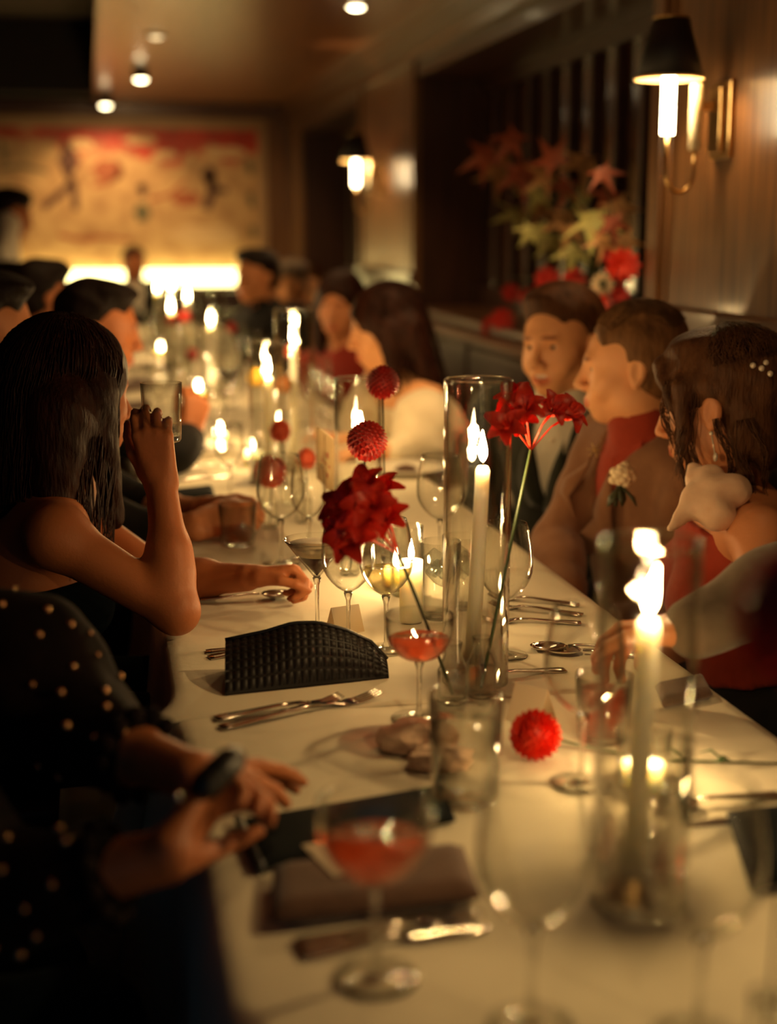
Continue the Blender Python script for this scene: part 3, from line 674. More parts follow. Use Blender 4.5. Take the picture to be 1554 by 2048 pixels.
    P = torso(0) + shoulders(0) + [cap(N - spine * .03, N + (H - N) * .25, .056 * m_ * s, .052 * m_ * s, .03), cap(N, H + Mh @ np.array((0, -.022, -.05)) * s, .054 * m_ * s, .056 * m_ * s, .02)]
    for i in (0, 1): P += arm(i, 0)
    if legs: P += leg(0)
    P += hp; hr = hres or (.0042 if near else .0085); fines = [(H, .135 * s, hr)]
    for i in (0, 1):
        S0, el, wr = aj[i]; hd = hands[i]
        if hd is None: hd = dict(d=nrm(wr - el) * .8 + nrm(bf) * .2, n=(0, 0, -1), curl=(.35, .4, .4, .45))
        hd = dict(hd); d = hd.pop('d'); n = hd.pop('n'); vis = hd.pop('vis', False)
        P += hand_prims(wr, d, n, hd.pop('side', 1 if i == 0 else -1) * -1, s=s * m_ * 1.0, **hd)
        fines.append((wr + nrm(d) * .08, .11, .0042 if (near and vis) else .0075))
    V, Q = polygonise(P, .012 if near else .016, fines)
    skin_obj('body', V, Q, MT[skin], o, org, tint + [(W((x * .031, .096, .021)), Mh, np.array((.019, .018, .0045)) * s, (.3, .18, .12)) for x in (-1, 1)])
    if near:
        for x in (-1, 1):
            e = MB().ball((0, 0, 0), .0124 * s, 14, 10).build('eye', MT['eye_white'], o, loc=W((x * .031, .0705, 0)) - np.array(org))
            q = Mh[:, 1] * .0052 * s; MB().ball(q, .0082 * s, 10, 8).build('iris', MT['iris'], e)
    if smile > 1: MB().ball((0, 0, 0), (.021 * s, .012 * s, .006 * s), 12, 8).build('teeth', MT['teeth'], o, loc=W((0, .082, -.0685 + .004 * smile)) - np.array(org)).rotation_euler = Matrix(Mh.tolist()).to_euler()
    cr = .010 if near else .016; cf = [(N, .16, .0055 if near else .016)]
    neck_cut = [cap(N - spine * .0, N + (H - N) * .6, .060 * m_ * s, .062 * m_ * s, .006, 's')]
    if jacket:
        p = torso(.018) + shoulders(.016) + [cap(N - spine * .01 - fw * .03, N - fw * .035 + spine * .03, .062 * s, .058 * s, .03)]
        p += [wedge(N, Mt, -.20, .27, .0)] + neck_cut + arm(0, .014, t1=.94) + arm(1, .014, t1=.94)
        V, Q = polygonise(p, cr, cf); V = wrinkle(V, .0045, 27, 1); skin_obj('jacket', V, Q, MT[jacket], o, org)
        L_ = (V - N) @ Mt
        def surf(x, z):
            m = (np.abs(L_[:, 0] - x) < .02) & (np.abs(L_[:, 2] - z) < .025) & (L_[:, 1] > 0) & (L_[:, 1] < .165); return (L_[m][:, 1].max() if m.any() else .12)
        if near and lapels:
            for x in (-1, 1):
                mb = MB(); rows = []
                for j in range(9):
                    t = j / 8; z = -.01 - .19 * t; xi = max(.004, (z + .20) * .27); wd = .062 * math.sin(math.pi * min(1, .25 + .75 * (1 - t) ** .8)) * (1 if t > .22 else .7)
                    rows.append([N + Mt @ np.array((x * (xi - .004 + wd * q), surf(x * (xi + wd * q), z) + .011 - .003 * q, z)) for q in (0, .5, 1)])
                v = [q for r in rows for q in r]; nv = len(v); off = fw * .004
                f = [(j * 3 + i, j * 3 + i + 1, j * 3 + i + 4, j * 3 + i + 3) for j in range(8) for i in range(2)]
                mb.add([q - np.array(org) for q in v], f); lo = mb.build('lapel', MT[jacket], o); md = lo.modifiers.new('t', 'SOLIDIFY'); md.thickness = .006
    if shirt:
        p = torso(.008) + shoulders(.007) + [cap(N - spine * .02, N + (H - N) * .22, .073 * m_ * s, .071 * m_ * s, .012), cap(N + (H - N) * .1, N + (H - N) * .9 , .0575 * m_ * s, .060 * m_ * s, .003, 's')]
        V, Q = polygonise(p, cr, cf); skin_obj('shirt', V, Q, MT[shirt], o, org)
    if top:
        p = torso(.010)
        if sleeve is not None: p += shoulders(.010)
        if sleeve: p += arm(0, .011, t1=sleeve) + arm(1, .011, t1=sleeve)
        if neckline: p += [half(neckline[0], T(*neckline[1]))]
        if hem is not None: p += [half(-spine, T(0, 0, hem))]
        p += neck_cut
        V, Q = polygonise(p, cr, cf); V = wrinkle(V, .003, 26, 4); skin_obj(top, V, Q, MT[topmat], o, org)
    if legs: V, Q = polygonise(leg(.012, foot=False) + torso(.012)[:1], .016); skin_obj('trousers' if male or jacket else 'skirt', V, Q, MT[trousers], o, org)
    if hairf:
        hp = hairf(W, Mh, s); hs = None
        if isinstance(hp, tuple): hp, hs = hp
        V, Q = polygonise(hp, .0065 if near else .010); V = wrinkle(V, .0022, 60, 2); ho = skin_obj('hair', V, Q, MT[hair], o, org)
        if hs:
            mb = hs; mb.v = [tuple(np.array(q) - np.array(org)) for q in mb.v]; so = mb.build('loose_strands', MT[hair], ho); so['kind'] = 'stuff'
    return dict(o=o, org=np.array(org), W=W, Mh=Mh, T=T, N=N, Mt=Mt, aj=aj, s=s, torso=torso, arm=arm, shoulders=shoulders)
# ================================================================== the guests
A3 = lambda u, v, d: at(u, v, d=d)
def blade(P, o, org, name, mat, pts, r, flat=.5): pass
def long_hair(back_len, width=.10, sway=(0, 0), vol=.016, side=1.0, count=170, seed=1, fringe=False, front=0.0, zcut=None):
    """hair falling from the crown over the back and both shoulders, with loose strands over it"""
    def f(W, Mh, s):
        E = lambda c, r, k=.02, op='u': ell(W(c), np.array(r) * s, Mh, k * s, op)
        C = lambda a, b, ra, rb, k=.03: cap(W(a), W(b), ra * s, rb * s, k)
        P = [E((0, -.02, .036), (.079 + vol, .098 + vol, .086 + vol)), E((0, -.055, -.05), (.078 + vol, .055 + vol, .09), .03)]
        z1 = -back_len
        for x in (-.07, -.035, 0, .035, .07):
            P.append(C((x, -.065, -.02), (x * (width / .08) + sway[0], -.075 + sway[1], z1 + abs(x) * .25), .05, .026 if abs(x) > .05 else .034))
        for x in (-1, 1):
            P.append(C((x * .078, -.005, .0), (x * (.075 + .3 * (width - .08)) + sway[0] * .6, .012 + front, -back_len * .72), .032, .018))
        P += [E((0, .112, -.03), (.068, .060, .088), .010, 's')]
        paths = []; r = random.Random(seed)
        for i in range(count):
            a = r.uniform(-2.5, 2.5) - math.pi / 2; e0 = r.uniform(.15, .5); ln = back_len * r.uniform(.82, 1.04); pts = []
            for j in range(13):
                t = j / 12
                if t < .4:
                    q = t / .4; ph = e0 + (math.pi * .55 - e0) * q; rr = math.sin(ph); zz = math.cos(ph)
                    p = ((.081 + vol) * rr * math.cos(a), -.02 + (.100 + vol) * rr * math.sin(a), .036 + (.088 + vol) * zz)
                else:
                    q = (t - .4) / .6; x0 = (.081 + vol) * math.cos(a); y0 = -.02 + (.100 + vol) * math.sin(a)
                    p = (x0 * (1 + q * (width / .08 - 1)) + sway[0] * q, y0 * (1 - .1 * q) + sway[1] * q - .004, .02 - (ln + .02) * q)
                if p[1] > .045 and p[2] < .05: break
                pts.append(W(p))
            if len(pts) > 5: paths.append(pts)
        return P, strands(paths, .0013 * s, seed)
    return f
def updo(W, Mh, s):
    E = lambda c, r, k=.02, op='u': ell(W(c), np.array(r) * s, Mh, k * s, op)
    C = lambda a, b, ra, rb, k=.012: cap(W(a), W(b), ra * s, rb * s, k)
    P = [E((0, -.024, .045), (.088, .108, .088)), E((0, -.105, .03), (.062, .05, .065), .025), E((0, .012, .108), (.06, .062, .028), .03), E((0, -.06, -.03), (.078, .055, .07), .02), E((0, -.075, -.085), (.06, .035, .05), .025)]
    P += [E((0, .110, -.046), (.074, .060, .090), .010, 's')]
    for x in (-1, 1):
        P += [C((x * .02, .078, .085), (x * .074, .058, .015), .022, .012), C((x * .078, .035, .045), (x * .084, .045, -.045), .020, .010), C((x * .084, .045, -.045), (x * .074, .05, -.12), .010, .005), 
              C((x * .06, -.05, -.05), (x * .065, -.04, -.15), .02, .008)]
    paths = []; r = random.Random(5)
    for i in range(420):
        a = r.uniform(-3.1, 0); e0 = r.uniform(.1, .8); pts = []
        for j in range(11):
            t = j / 10; ph = e0 + (1.35 - e0) * t; aa = a + .5 * math.sin(t * 3 + i) * .2
            p = np.array((.091 * math.sin(ph) * math.cos(aa), -.03 + .115 * math.sin(ph) * math.sin(aa), .05 + .092 * math.cos(ph))); pts.append(W(p * (1 + .02 * r.random())))
        paths.append(pts)
    for x, y0, z0, dx, dy, ln in [(x, y0, z0, dx, dy, ln) for x in (-1, 1) for y0, z0, dx, dy, ln in ((.050, .055, .006, .014, .17), (.038, .05, .004, .022, .20), (.062, .06, -.010, .016, .13), (.020, .03, .010, .010, .17), (-.03, -.02, .0, .01, .15), (-.055, -.03, -.01, .0, .15), (-.08, -.03, -.02, -.005, .14), (.045, .04, .010, .004, .15))]:
        ph = r.uniform(0, 6)
        for k in range(16):
            ox, oy = r.gauss(0, .0035), r.gauss(0, .0045); l2 = ln * r.uniform(.8, 1.05); pts = []
            for j in range(11):
                t = j / 10; pts.append(W((x * (.082 + ox * (1 - .4 * t) + dx * t + .006 * math.sin(t * 5 + ph)), y0 + oy * (1 - .5 * t) + dy * t + .008 * math.sin(t * 6 + ph * 1.7), z0 - l2 * t)))
            paths.append(pts)
    return P, strands(paths, .0009 * s, 8, .003)
def slick(W, Mh, s):
    P = hair_short(W, Mh, s, .008, -.002, 0.0, -.01); paths = []; r = random.Random(2)
    for i in range(320):
        x = r.uniform(-.07, .07); pts = []
        for j in range(10):
            t = j / 9; ph = .95 - 2.0 * t; pts.append(W((x * (1 - .15 * t), -.02 + (.107) * math.sin(ph) * math.sqrt(max(.05, 1 - (x / .095) ** 2)), .036 + .096 * math.cos(ph) * math.sqrt(max(.05, 1 - (x / .095) ** 2)) + .004)))
        paths.append(pts)
    return P, strands(paths, .0010 * s, 4, .002)
sh_ = lambda **k: (lambda W, Mh, s: hair_short(W, Mh, s, **k))
up_ = (0, 0, 1)
# --- right hand side, near to far
r0 = person('person in a grey taupe sleeve reaching in from the right edge', (1.13, 1.60, 1.14), (-1, .1, -.15), (1.21, 1.62, .56), (-1, .25), s=.98, arms=((A3(1615, 1150, 1.90), A3(1372, 1262, 1.83)), None), hands=(dict(d=(-.45, .85, -.25), n=(-.5, .3, -.8), curl=(.6, .65, .7, .8), vis=True), None), hair='hair_brown', hairf=sh_(vol=.008, quiff=.008), jacket='grey_sleeve', shirt='dark_suit', near=True, hres=.008, lapels=False)
r1 = person('woman with messy pinned up brown hair and a drop earring in a rust dress', A3(1432, 808, 2.52), (-.76, .62, -.22), (1.17, 2.30, .50), (-.9, .2), male=False, s=.97, skin='skin', bust=1, top='dress', topmat='rust', neckline=((.35, -.1, 1), (0, .1, .96)), hem=.24, hair='hair_brown', hairf=updo,
            arms=(None, (A3(1520, 1205, 2.27), A3(1660, 1290, 2.1))))
r2 = person('man with slicked back hair in a tan jacket and rust shirt, seen in profile', A3(1264, 730, 2.95), (-.93, .37, -.08), (1.21, 2.88, .51), (-.985, -.14), smile=.6, skin='skin3', s=1.0, jacket='tan', shirt='rust', hair='hair_light', hairf=slick, sh=.165, arms=((A3(1112, 1090, 3.02), A3(1135, 1195, 2.82)), None))
r3 = person('smiling man in a dark green jacket and white shirt facing the camera', A3(1124, 682, 3.4), (-.78, -.60, -.10), (1.23, 3.46, .52), (-.75, -.62), smile=1.4, skin='skin3', s=1.08, roll=-.06, jacket='green_suit', shirt='white_shirt', hair='hair_brown', hairf=sh_(vol=.010, quiff=.006, part=.02, front=.02), sh=.19, trousers='green_suit')
r4 = person('woman with long dark hair leaning in, ivory puff sleeved dress', A3(768, 655, 4.25), (-.96, .12, -.22), (1.14, 4.28, .55), (-.9, -.15), male=False, s=.98, skin='skin3', bust=1, top='dress', topmat='ivory', neckline=((0, .0, 1), (0, 0, .80)), hair='hair_dark', hairf=long_hair(.25, .095, (0, -.03), seed=2, count=120),
            arms=((A3(742, 900, 4.35), A3(690, 880, 4.3)), (A3(850, 905, 4.05), A3(745, 905, 3.98))), trousers='ivory')
r5 = person('woman with dark hair in a deep red top, farther back by the wall', A3(680, 612, 5.3), (-.45, -.88, -.05), (1.08, 5.35, .55), (-.6, -.7), male=False, s=.98, near=False, top='blouse', topmat='red_top', sleeve=.9, hair='hair_dark', hairf=long_hair(.24, .09, seed=3, count=0))
r6 = person('dark haired person in black seen in profile before the mural', A3(513, 552, 6.6), (-.85, -.5, -.05), (.98, 6.75, .56), (-.8, -.5), s=1.0, near=False, jacket='dark_suit', shirt='dark_suit', hair='hair_black', hairf=sh_(vol=.009, quiff=.012))
r7 = person('person in a grey flat cap with a bright face, far along the wall', A3(576, 570, 7.3), (-.75, -.62, -.1), (1.15, 7.4, .56), (-.8, -.5), s=1.0, near=False, skin='skin3', jacket='dark_suit', shirt='white_shirt', hair='hair_grey', hairf=sh_(vol=.008, quiff=.008))
r8 = person('farthest pale blurred guest against the end pillar', A3(622, 572, 8.4), (-.7, -.7, -.1), (1.25, 8.5, .56), (-.8, -.5), s=1.0, near=False, skin='skin3', jacket='dark_suit', shirt='white_shirt', hair='hair_brown', hairf=sh_(vol=.008, quiff=.008))
# --- left hand side, near to far
L0N = A3(-330, 1090, 1.52)
l0 = person('woman at the near left in a black beaded net dress, her head out of frame', L0N + np.array((-.02, 0, .15)), (.93, .25, -.25), (-.47, 1.42, .55), (.95, .2), male=False, s=1.0, skin='skin2', bust=1, top='dress', topmat='black_dress', sleeve=None, hair='hair_dark', hairf=sh_(vol=.008, quiff=.008), neck_base=L0N, hres=.009, trousers='black_dress',
            arms=((A3(-10, 1800, 1.33), A3(335, 1712, 1.30)), (A3(150, 1465, 1.56), A3(378, 1548, 1.42))),
            hands=(dict(d=c_r * .42 + c_u * .55 + c_f * .70, n=c_r * .8 - c_u * .3 - c_f * .3, curl=(.75, .85, .95, 1.0), thumb=.6, vis=True), dict(d=c_r * .55 - c_u * .12 + c_f * .80, n=-c_u * .8 - c_f * .5, curl=(.16, .18, .22, .25), thumb=.4, vis=True)))
l1 = person('woman with long dark brown hair and bare shoulders in a black dress', A3(146, 788, 2.40), (.82, .55, -.06), (-.25, 2.42, .55), (.95, .12), male=False, s=.98, skin='skin2', bust=1, top='dress', topmat='black_dress', neckline=((-.05, -.25, 1), (0, 0, .72)), hair='hair_dark', hairf=long_hair(.29, .098, (.0, -.02), vol=.017, seed=1, count=420, front=.02), trousers='black_dress', ears=True,
            arms=((A3(352, 1222, 2.235), A3(322, 965, 2.27)), (A3(330, 1160, 2.52), A3(495, 1155, 2.43))),
            hands=(dict(d=(-.15, .05, 1), n=(.15, .95, .1), curl=(.55, .6, .65, .7), thumb=.5, vis=True), dict(d=(.95, -.12, .12), n=(.0, -.35, -.9), curl=(.95, 1.0, 1.05, 1.1), thumb=.3, vis=True)))
l5 = person('person behind the long haired woman, holding a tumbler, cut by the left edge', A3(-28, 655, 3.1), (.9, .1, -.15), (-.36, 3.25, .56), (.95, .0), s=1.0, skin='skin', top='shirt', topmat='dark_suit', sleeve=.25, hair='hair_black', hairf=sh_(vol=.008, quiff=.008), hres=.007,
            arms=((A3(300, 1075, 3.0), A3(392, 1052, 2.93)), (A3(290, 1020, 3.25), A3(398, 1022, 3.08))),
            hands=(dict(d=(.9, .1, .15), n=(-.15, .75, -.6), curl=(.5, .55, .6, .65), thumb=.5, vis=True), dict(d=(.95, -.25, .12), n=(0, -.8, -.5), curl=(.45, .5, .55, .6), thumb=.5, vis=True)))
l2 = person('man with short dark hair turned away, his fist raised on an elbow', A3(196, 655, 3.85), (.97, -.02, -.18), (-.26, 3.95, .56), (.95, .1), s=1.05, skin='skin2', jacket='dark_suit', shirt='dark_suit', hair='hair_black', hairf=sh_(vol=.007, quiff=.006), hres=.007,
            arms=((A3(352, 905, 3.72), A3(378, 872, 3.80)), None), hands=(dict(d=(.25, .1, .95), n=(-.2, .9, .2), curl=(.9, .95, 1, 1), thumb=.4, vis=True), None))
l3 = person('dark haired guest seen from behind, second head back on the left', A3(85, 592, 5.2), (.85, .45, -.1), (-.42, 5.25, .56), (.95, .1), s=1.05, near=False, skin='skin2', jacket='dark_suit', shirt='dark_suit', hair='hair_black', hairf=sh_(vol=.010, quiff=.012))
l4 = person('farthest seated head at the left edge, black hair from behind', A3(14, 585, 6.1), (.9, .3, -.1), (-.55, 6.2, .56), (.95, .1), s=1.05, near=False, skin='skin2', jacket='dark_suit', shirt='dark_suit', hair='hair_black', hairf=sh_(vol=.009, quiff=.012))
lw = person('standing waiter in a white shirt bending toward the table, left of the mural', A3(22, 428, 7.5), (.94, -.1, -.28), (-.62, 7.45, .93), (.95, -.1), s=1.03, near=False, skin='skin2', top='shirt', topmat='white_shirt', sleeve=.95, hair='hair_black', hairf=sh_(vol=.014, quiff=.02), standing=True, trousers='dark_suit')
lf = person('guest in black at the far end of the table below the mural', at(268, 528, Y=10.36), (.1, -.99, -.05), (.36, 10.46, .56), (.05, -1), s=1.0, near=False, skin='skin2', jacket='dark_suit', shirt='white_shirt', hair='hair_dark', hairf=sh_(vol=.008, quiff=.008))
# ---- things worn
def child_mb(P, name, mat, mb, smooth=True, parent=None):
    mb.v = [tuple(np.array(q) - P['org']) for q in mb.v]; return mb.build(name, mat, parent or P['o'], smooth)
def sdf_child(P, name, mat, prims, res=.008, wr=.003, fr=26):
    V, Q = polygonise(prims, res); V = wrinkle(V, wr, fr, 3); return skin_obj(name, V, Q, mat, P['o'], P['org'])
W = r1['W']; s = r1['s']
e = MB().ball(W((-.083, -.006, -.045)), .004); e.tube([W((-.083, -.006, -.05)), W((-.084, -.006, -.082))], .0012, 6); e.ball(W((-.084, -.006, -.088)), (.0045, .0045, .008)); child_mb(r1, 'earring', MT['pearl'], e)
for i, (y, z) in enumerate(((-.10, .075), (-.115, .06), (-.12, .04), (-.108, .052), (-.095, .06))): child_mb(r1, 'hair_pin', MT['pearl'], MB().ball(W((-.052 - .004 * i, y, z)), .0055))
sdf_child(r1, 'shawl', MT['peach'], [cap(A3(1388, 938, 2.46), A3(1392, 1005, 2.41), .012, .022, .02), cap(A3(1400, 1000, 2.41), A3(1465, 980, 2.40), .026, .030, .02), cap(A3(1392, 1010, 2.40), A3(1338, 1055, 2.37), .022, .006, .02), cap(A3(1420, 950, 2.43), A3(1435, 1030, 2.38), .02, .03, .02)], .005, .004, 50)
# boutonniere, brooch and lapel pin on the tan jacket
bm_ = MB(); c = A3(1243, 950, 2.715)
bo = mesh_obj('boutonniere', *(lambda q: (q.v, q.f))(MB().tube([c - r2['org'], c + np.array((-.01, .0, -.06)) - r2['org']], .004, 6)), MT['stem_dark'], r2['o'])
for i in range(14):
    a = i * 2.4; rr = .006 + .0011 * i; q = c + (c_r * math.cos(a) + c_u * math.sin(a)) * rr * 1.0 - c_f * (.016 - .0008 * i) - r2['org']
    MB().ball(q, (.010, .010, .009), 8, 6).build('petal', MT['pale'], bo)
for i in range(3): MB().tube([c + np.array((0, 0, -.02)) - r2['org'], c + c_r * (.02 * (i - 1)) - c_u * .045 - c_f * .012 - r2['org'], c + c_r * (.028 * (i - 1)) - c_u * .06 - c_f * .008 - r2['org']], [.006, .010, .002], 6, flat=.4).build('leaf', MT['stem_dark'], bo)
b = MB(); c = A3(1190, 900, 2.80)
for i in range(6): b.tube([c, c + (c_r * math.cos(i) + c_u * math.sin(i)) * .016], [.002, .001], 5)
b.ball(c, .004); child_mb(r2, 'brooch', MT['brass'], b)
child_mb(r3, 'lapel_pin', MT['pearl'], MB().ball(A3(1105, 880, 3.21), .006))
for x in (-1, 1):   # shirt collar wings
    N = r3['N']; Mt = r3['Mt']; q = lambda a, b_, z: N + Mt @ np.array((x * a, b_, z))
    mb = MB().add([q(.012, .075, .005), q(.058, .035, .030), q(.070, .045, -.012), q(.034, .098, -.048)], [(0, 1, 2, 3)]); mb.v = [tuple(np.array(p) - r3['org']) for p in mb.v]
    o_ = mb.build('collar', MT['white_shirt'], r3['o'], False); o_.modifiers.new('t', 'SOLIDIFY').thickness = .004
    N2 = r2['N']; M2 = r2['Mt']; q = lambda a, b_, z: N2 + M2 @ np.array((x * a, b_, z))
    mb = MB().add([q(.010, .080, -.010), q(.060, .035, .032), q(.076, .055, -.02), q(.040, .106, -.075)], [(0, 1, 2, 3)]); mb.v = [tuple(np.array(p) - r2['org']) for p in mb.v]
    o_ = mb.build('collar', MT['rust'], r2['o'], False); o_.modifiers.new('t', 'SOLIDIFY').thickness = .005
# puff sleeves of the ivory dress
for i, x in enumerate((1, -1)):
    S0, el, wr_ = r4['aj'][i]; sdf_child(r4, 'puff_sleeve', MT['ivory'], [cap(S0 - np.array((0, 0, .05)), S0 + (el - S0) * .85, .078, .085, .04), ell(S0 + (el - S0) * .5, (.10, .10, .11), None, .05), cap(el, el + (wr_ - el) * .5, .06, .045, .03)], .010, .008, 30)
# flat cap of the far guest
Wc = r7['W']; Mc = r7['Mh']; sdf_child(r7, 'flat_cap', fab('grey_tweed', (.16, .12, .085)), [ell(Wc((0, -.01, .085)), (.098, .118, .048), Mc), ell(Wc((0, .10, .06)), (.07, .05, .012), Mc)], .011, 0)
# thin straps and beads
for x in (1, -1):
    T = l1['T']; Mt = l1['Mt']; pts = [T(x * .085, -.10, .70), T(x * .088, -.098, .80), T(x * .09, -.075, .90), T(x * .09, -.02, .965), T(x * .088, .05, .92), T(x * .085, .10, .74)]
    child_mb(l1, 'shoulder_strap', MT['black_dress'], MB().tube(pts, .006, 6, flat=.5))
rb = random.Random(11); bead = None
for i in (0, 1):
    pr = l0['arm'](i, .013, t1=.52 if i else .60)
    if i: pr += [cap(A3(-90, 1310, 1.62), A3(55, 1335, 1.62), .085, .078, .04), cap(A3(55, 1335, 1.62), A3(165, 1440, 1.57), .078, .052, .04)]
    else: pr += [ell(l0['aj'][i][0], (.075, .075, .075), None, .03)]
    V, Q = polygonise(pr, .008); V = wrinkle(V, .004, 36, 3); o_ = skin_obj('net_sleeve', V, Q, MT['black_lace'], l0['o'], l0['org'])
    S0, el, wr_ = l0['aj'][i]; e2 = el + (wr_ - el) * (.52 if i else .60); ax_ = nrm(wr_ - el); a1 = nrm(np.cross(ax_, (0, 0, 1))); a2 = np.cross(ax_, a1)
    lc = MB()
    for k in range(12):
        an = k * 6.283 / 12; d0 = a1 * math.cos(an) + a2 * math.sin(an); lc.ball(e2 + d0 * .043 + ax_ * .010, (.011, .011, .010), 8, 6)
    lc.v = [tuple(np.array(q) - l0['org']) for q in lc.v]; lc.build('lace_cuff', MT['black_lace'], o_)
    nv = np.zeros_like(V); fn = np.cross(V[Q[:, 2]] - V[Q[:, 0]], V[Q[:, 3]] - V[Q[:, 1]]); np.add.at(nv, Q.ravel(), np.repeat(fn, 4, 0)); nv /= np.linalg.norm(nv, axis=1)[:, None] + 1e-9
    got = []
    for _ in range(9000):
        k = rb.randrange(len(V)); p = V[k]
        if nv[k] @ (CAM - p) < .2 or any(np.linalg.norm(p - g) < .024 for g in got): continue
        got.append(p); q = p + nv[k] * .002 - l0['org']
        if bead is None: bead = MB().ball((0, 0, 0), .0046, 8, 6).build('sequin', MT['sequin'], o_, loc=q)
        else: inst('sequin', bead.data, o_, q, scl=[rb.uniform(.6, 1.25)] * 3)
        if len(got) > 45: break
child_mb(l0, 'ring', MT['silver'], MB().ball(A3(357, 1594, 1.29), .0045))
# ================================================================== things on the table
ZT = .7505
def tp(u, v): p = at(u, v, z=ZT); return np.array((p[0], p[1], ZT))
# ---- glass prototypes
def prof_wall(outer, th=.0014, solid=0):
    """closed lathe profile of a bowl: out along the outside, back along the inside"""
    inner = [(max(.0006, r - th), z + (th if i == 0 else 0)) for i, (r, z) in enumerate(outer)][::-1]
    return outer + inner
def stemware(name, label, cat, loc, bowl, stem_z, foot_r, stem_r=.0032, drink=None, group=None, n=36):
    t = thing(name, label, cat, loc, 0, group)
    MB().lathe(prof_wall(bowl), n, close=True).build('bowl', MT['glass'], t)
    MB().lathe([(stem_r * 2.2, .004), (stem_r, .014), (stem_r * .9, stem_z * .55), (stem_r * 1.1, stem_z - .012), (stem_r * 2.2, stem_z)], 14).build('stem', MT['solid_glass'], t)
    MB().lathe([(foot_r, .0008), (foot_r, .0022), (foot_r * .5, .0036), (stem_r * 2, .006), (stem_r * 2, .0006), (foot_r * .5, .0006)], n, close=True).build('foot', MT['glass'], t)
    for nm, mat, pr in (drink or ()): MB().lathe(pr, n).build(nm, MT[mat], t)
    return t
def wine_bowl(z0, z1, R, rim, n=13):
    out = []
    for i in range(n + 1):
        q = i / n; r = R * math.sin(min(1, q / .45) * math.pi / 2) ** .62 if q < .45 else rim + (R - rim) * math.cos((q - .45) / .55 * math.pi / 2) ** .8
        out.append((max(.004, r), z0 + (z1 - z0) * q))
    return out
def fill(bowl, z1, th=.0018):
    pr = [(.0008, bowl[0][1] + th)]
    for (r, z), (r2, z2) in zip(bowl, bowl[1:]):
        if z > bowl[0][1] + th and z < z1: pr.append((max(.001, r - th), z))
        if z < z1 <= z2: rr = r + (r2 - r) * (z1 - z) / (z2 - z); pr += [(rr - th, z1), (.0008, z1)]
    return pr
def coupe_bowl(z0, R, h): return [(max(.004, R * math.sin(a) ** .85), z0 + h * (1 - math.cos(a)) / 1.02) for a in [math.pi / 2 * .98 * i / 11 for i in range(12)]] + [(R * 1.005, z0 + h + .012)]
B_W = wine_bowl(.085, .205, .041, .031); B_L = wine_bowl(.085, .212, .046, .036); B_S = wine_bowl(.08, .185, .035, .029)
def wine(label, loc, kind='m', drink=None, group=None, fl=.5):
    B, sz = {'m': (B_W, .085), 'l': (B_L, .085), 's': (B_S, .08)}[kind]
    dk = [('drink', drink, fill(B, B[0][1] + (B[-1][1] - B[0][1]) * fl))] if drink else None
    return stemware('wine_glass', label, 'wine glass', loc, B, sz, .036, drink=dk, group=group)
def tumbler(name, label, loc, R, h, drink=None, fl=.5, ice=0, group=None, cat='glass', taper=.9, facets=36):
    t = thing(name, label, cat, loc, 0, group)
    o = [(R * taper * .9, .0005), (R * taper, .004), (R, h)]; i = [(R - .0018, h), (R * taper - .0025, .010), (.0008, .009), (.0008, .0005)]
    MB().lathe(o + i, facets, close=True).build('wall', MT['glass'], t, smooth=True)
    if drink: rr = R * taper + (R - R * taper) * fl; MB().lathe([(.0008, .0105), (R * taper - .003, .0115), (rr - .0035, h * fl), (.0008, h * fl)], facets).build('drink', MT[drink], t)
    r = random.Random(3)
    for k in range(ice):
        a = k * 2.2; q = .016; c = MB().box(-q, q, -q, q, -q, q, bev=.004).build('ice_cube', MT['ice'], t, True); c.location = (R * .38 * math.cos(a), R * .38 * math.sin(a), h * fl - .012 + .012 * (k % 2) - .02 * (k > 2)); c.rotation_euler = (r.random(), r.random(), r.random())
    return t
def coupe(label, loc, R, zs, h, fl, drink='pink'):
    B = coupe_bowl(zs, R, h); return stemware('coupe_glass', label, 'cocktail glass', loc, B, zs, .037, drink=[('drink', drink, fill(B, zs + h * fl))], n=48)
coupe('coupe of pink cocktail nearest the camera, at the front table edge', tp(752, 1958), .049, .092, .058, .58)
coupe('coupe of pink cocktail in the middle beside the black clutch', tp(838, 1438), .045, .080, .050, .60)
B = [(.004, .098), (.052, .160)]
Bm = [(.004 + .048 * i / 6, .095 + .062 * i / 6) for i in range(7)]
mt = stemware('martini_glass', 'martini glass of foamy dark coffee cocktail by the fork hand', 'cocktail glass', tp(635, 1272), Bm, .095, .038, drink=[('drink', 'coffee', [(.0008, .0985), (.0290, .131), (.0008, .131)]), ('foam', 'foam', [(.0008, .1315), (.0294, .1315), (.0440, .1500), (.0008, .1500)])], n=48)
wine('empty wine glass between the martini glass and the small folded card', tp(697, 1292), 'm')
wine('wine glass of pale wine close behind the red lily stem', tp(772, 1300), 'm', 'white_wine', fl=.35)
wine('empty wine glass in front of the paper table sign, left of centre', tp(563, 1128), 'l')
wine('empty wine glass just right of the paper table sign', tp(618, 1118), 's')
wine('large wine glass before the woman in ivory', tp(880, 1128), 'l')
wine('wine glass on the right by the tan jacket, dark jacket seen through it', tp(1008, 1312), 'm')
wine('big wine glass left of the front candle', tp(1162, 1568), 'l')
wine('very blurred wine glass at the bottom right corner', tp(1395, 2075), 'l')
wine('very blurred wine glass at bottom centre before the front candle', tp(1062, 2050), 'l')
wine('tall wine glass behind the two coral blooms, left of the near sign', tp(461, 1000), 's')
tumbler('water_goblet', 'tall clear tumbler of water in front of the red lily vase', tp(930, 1600), .042, .125, 'water', .75)
tumbler('highball_glass', 'clear highball behind the scarlet lily', tp(812, 1190), .030, .125, 'water', .4)
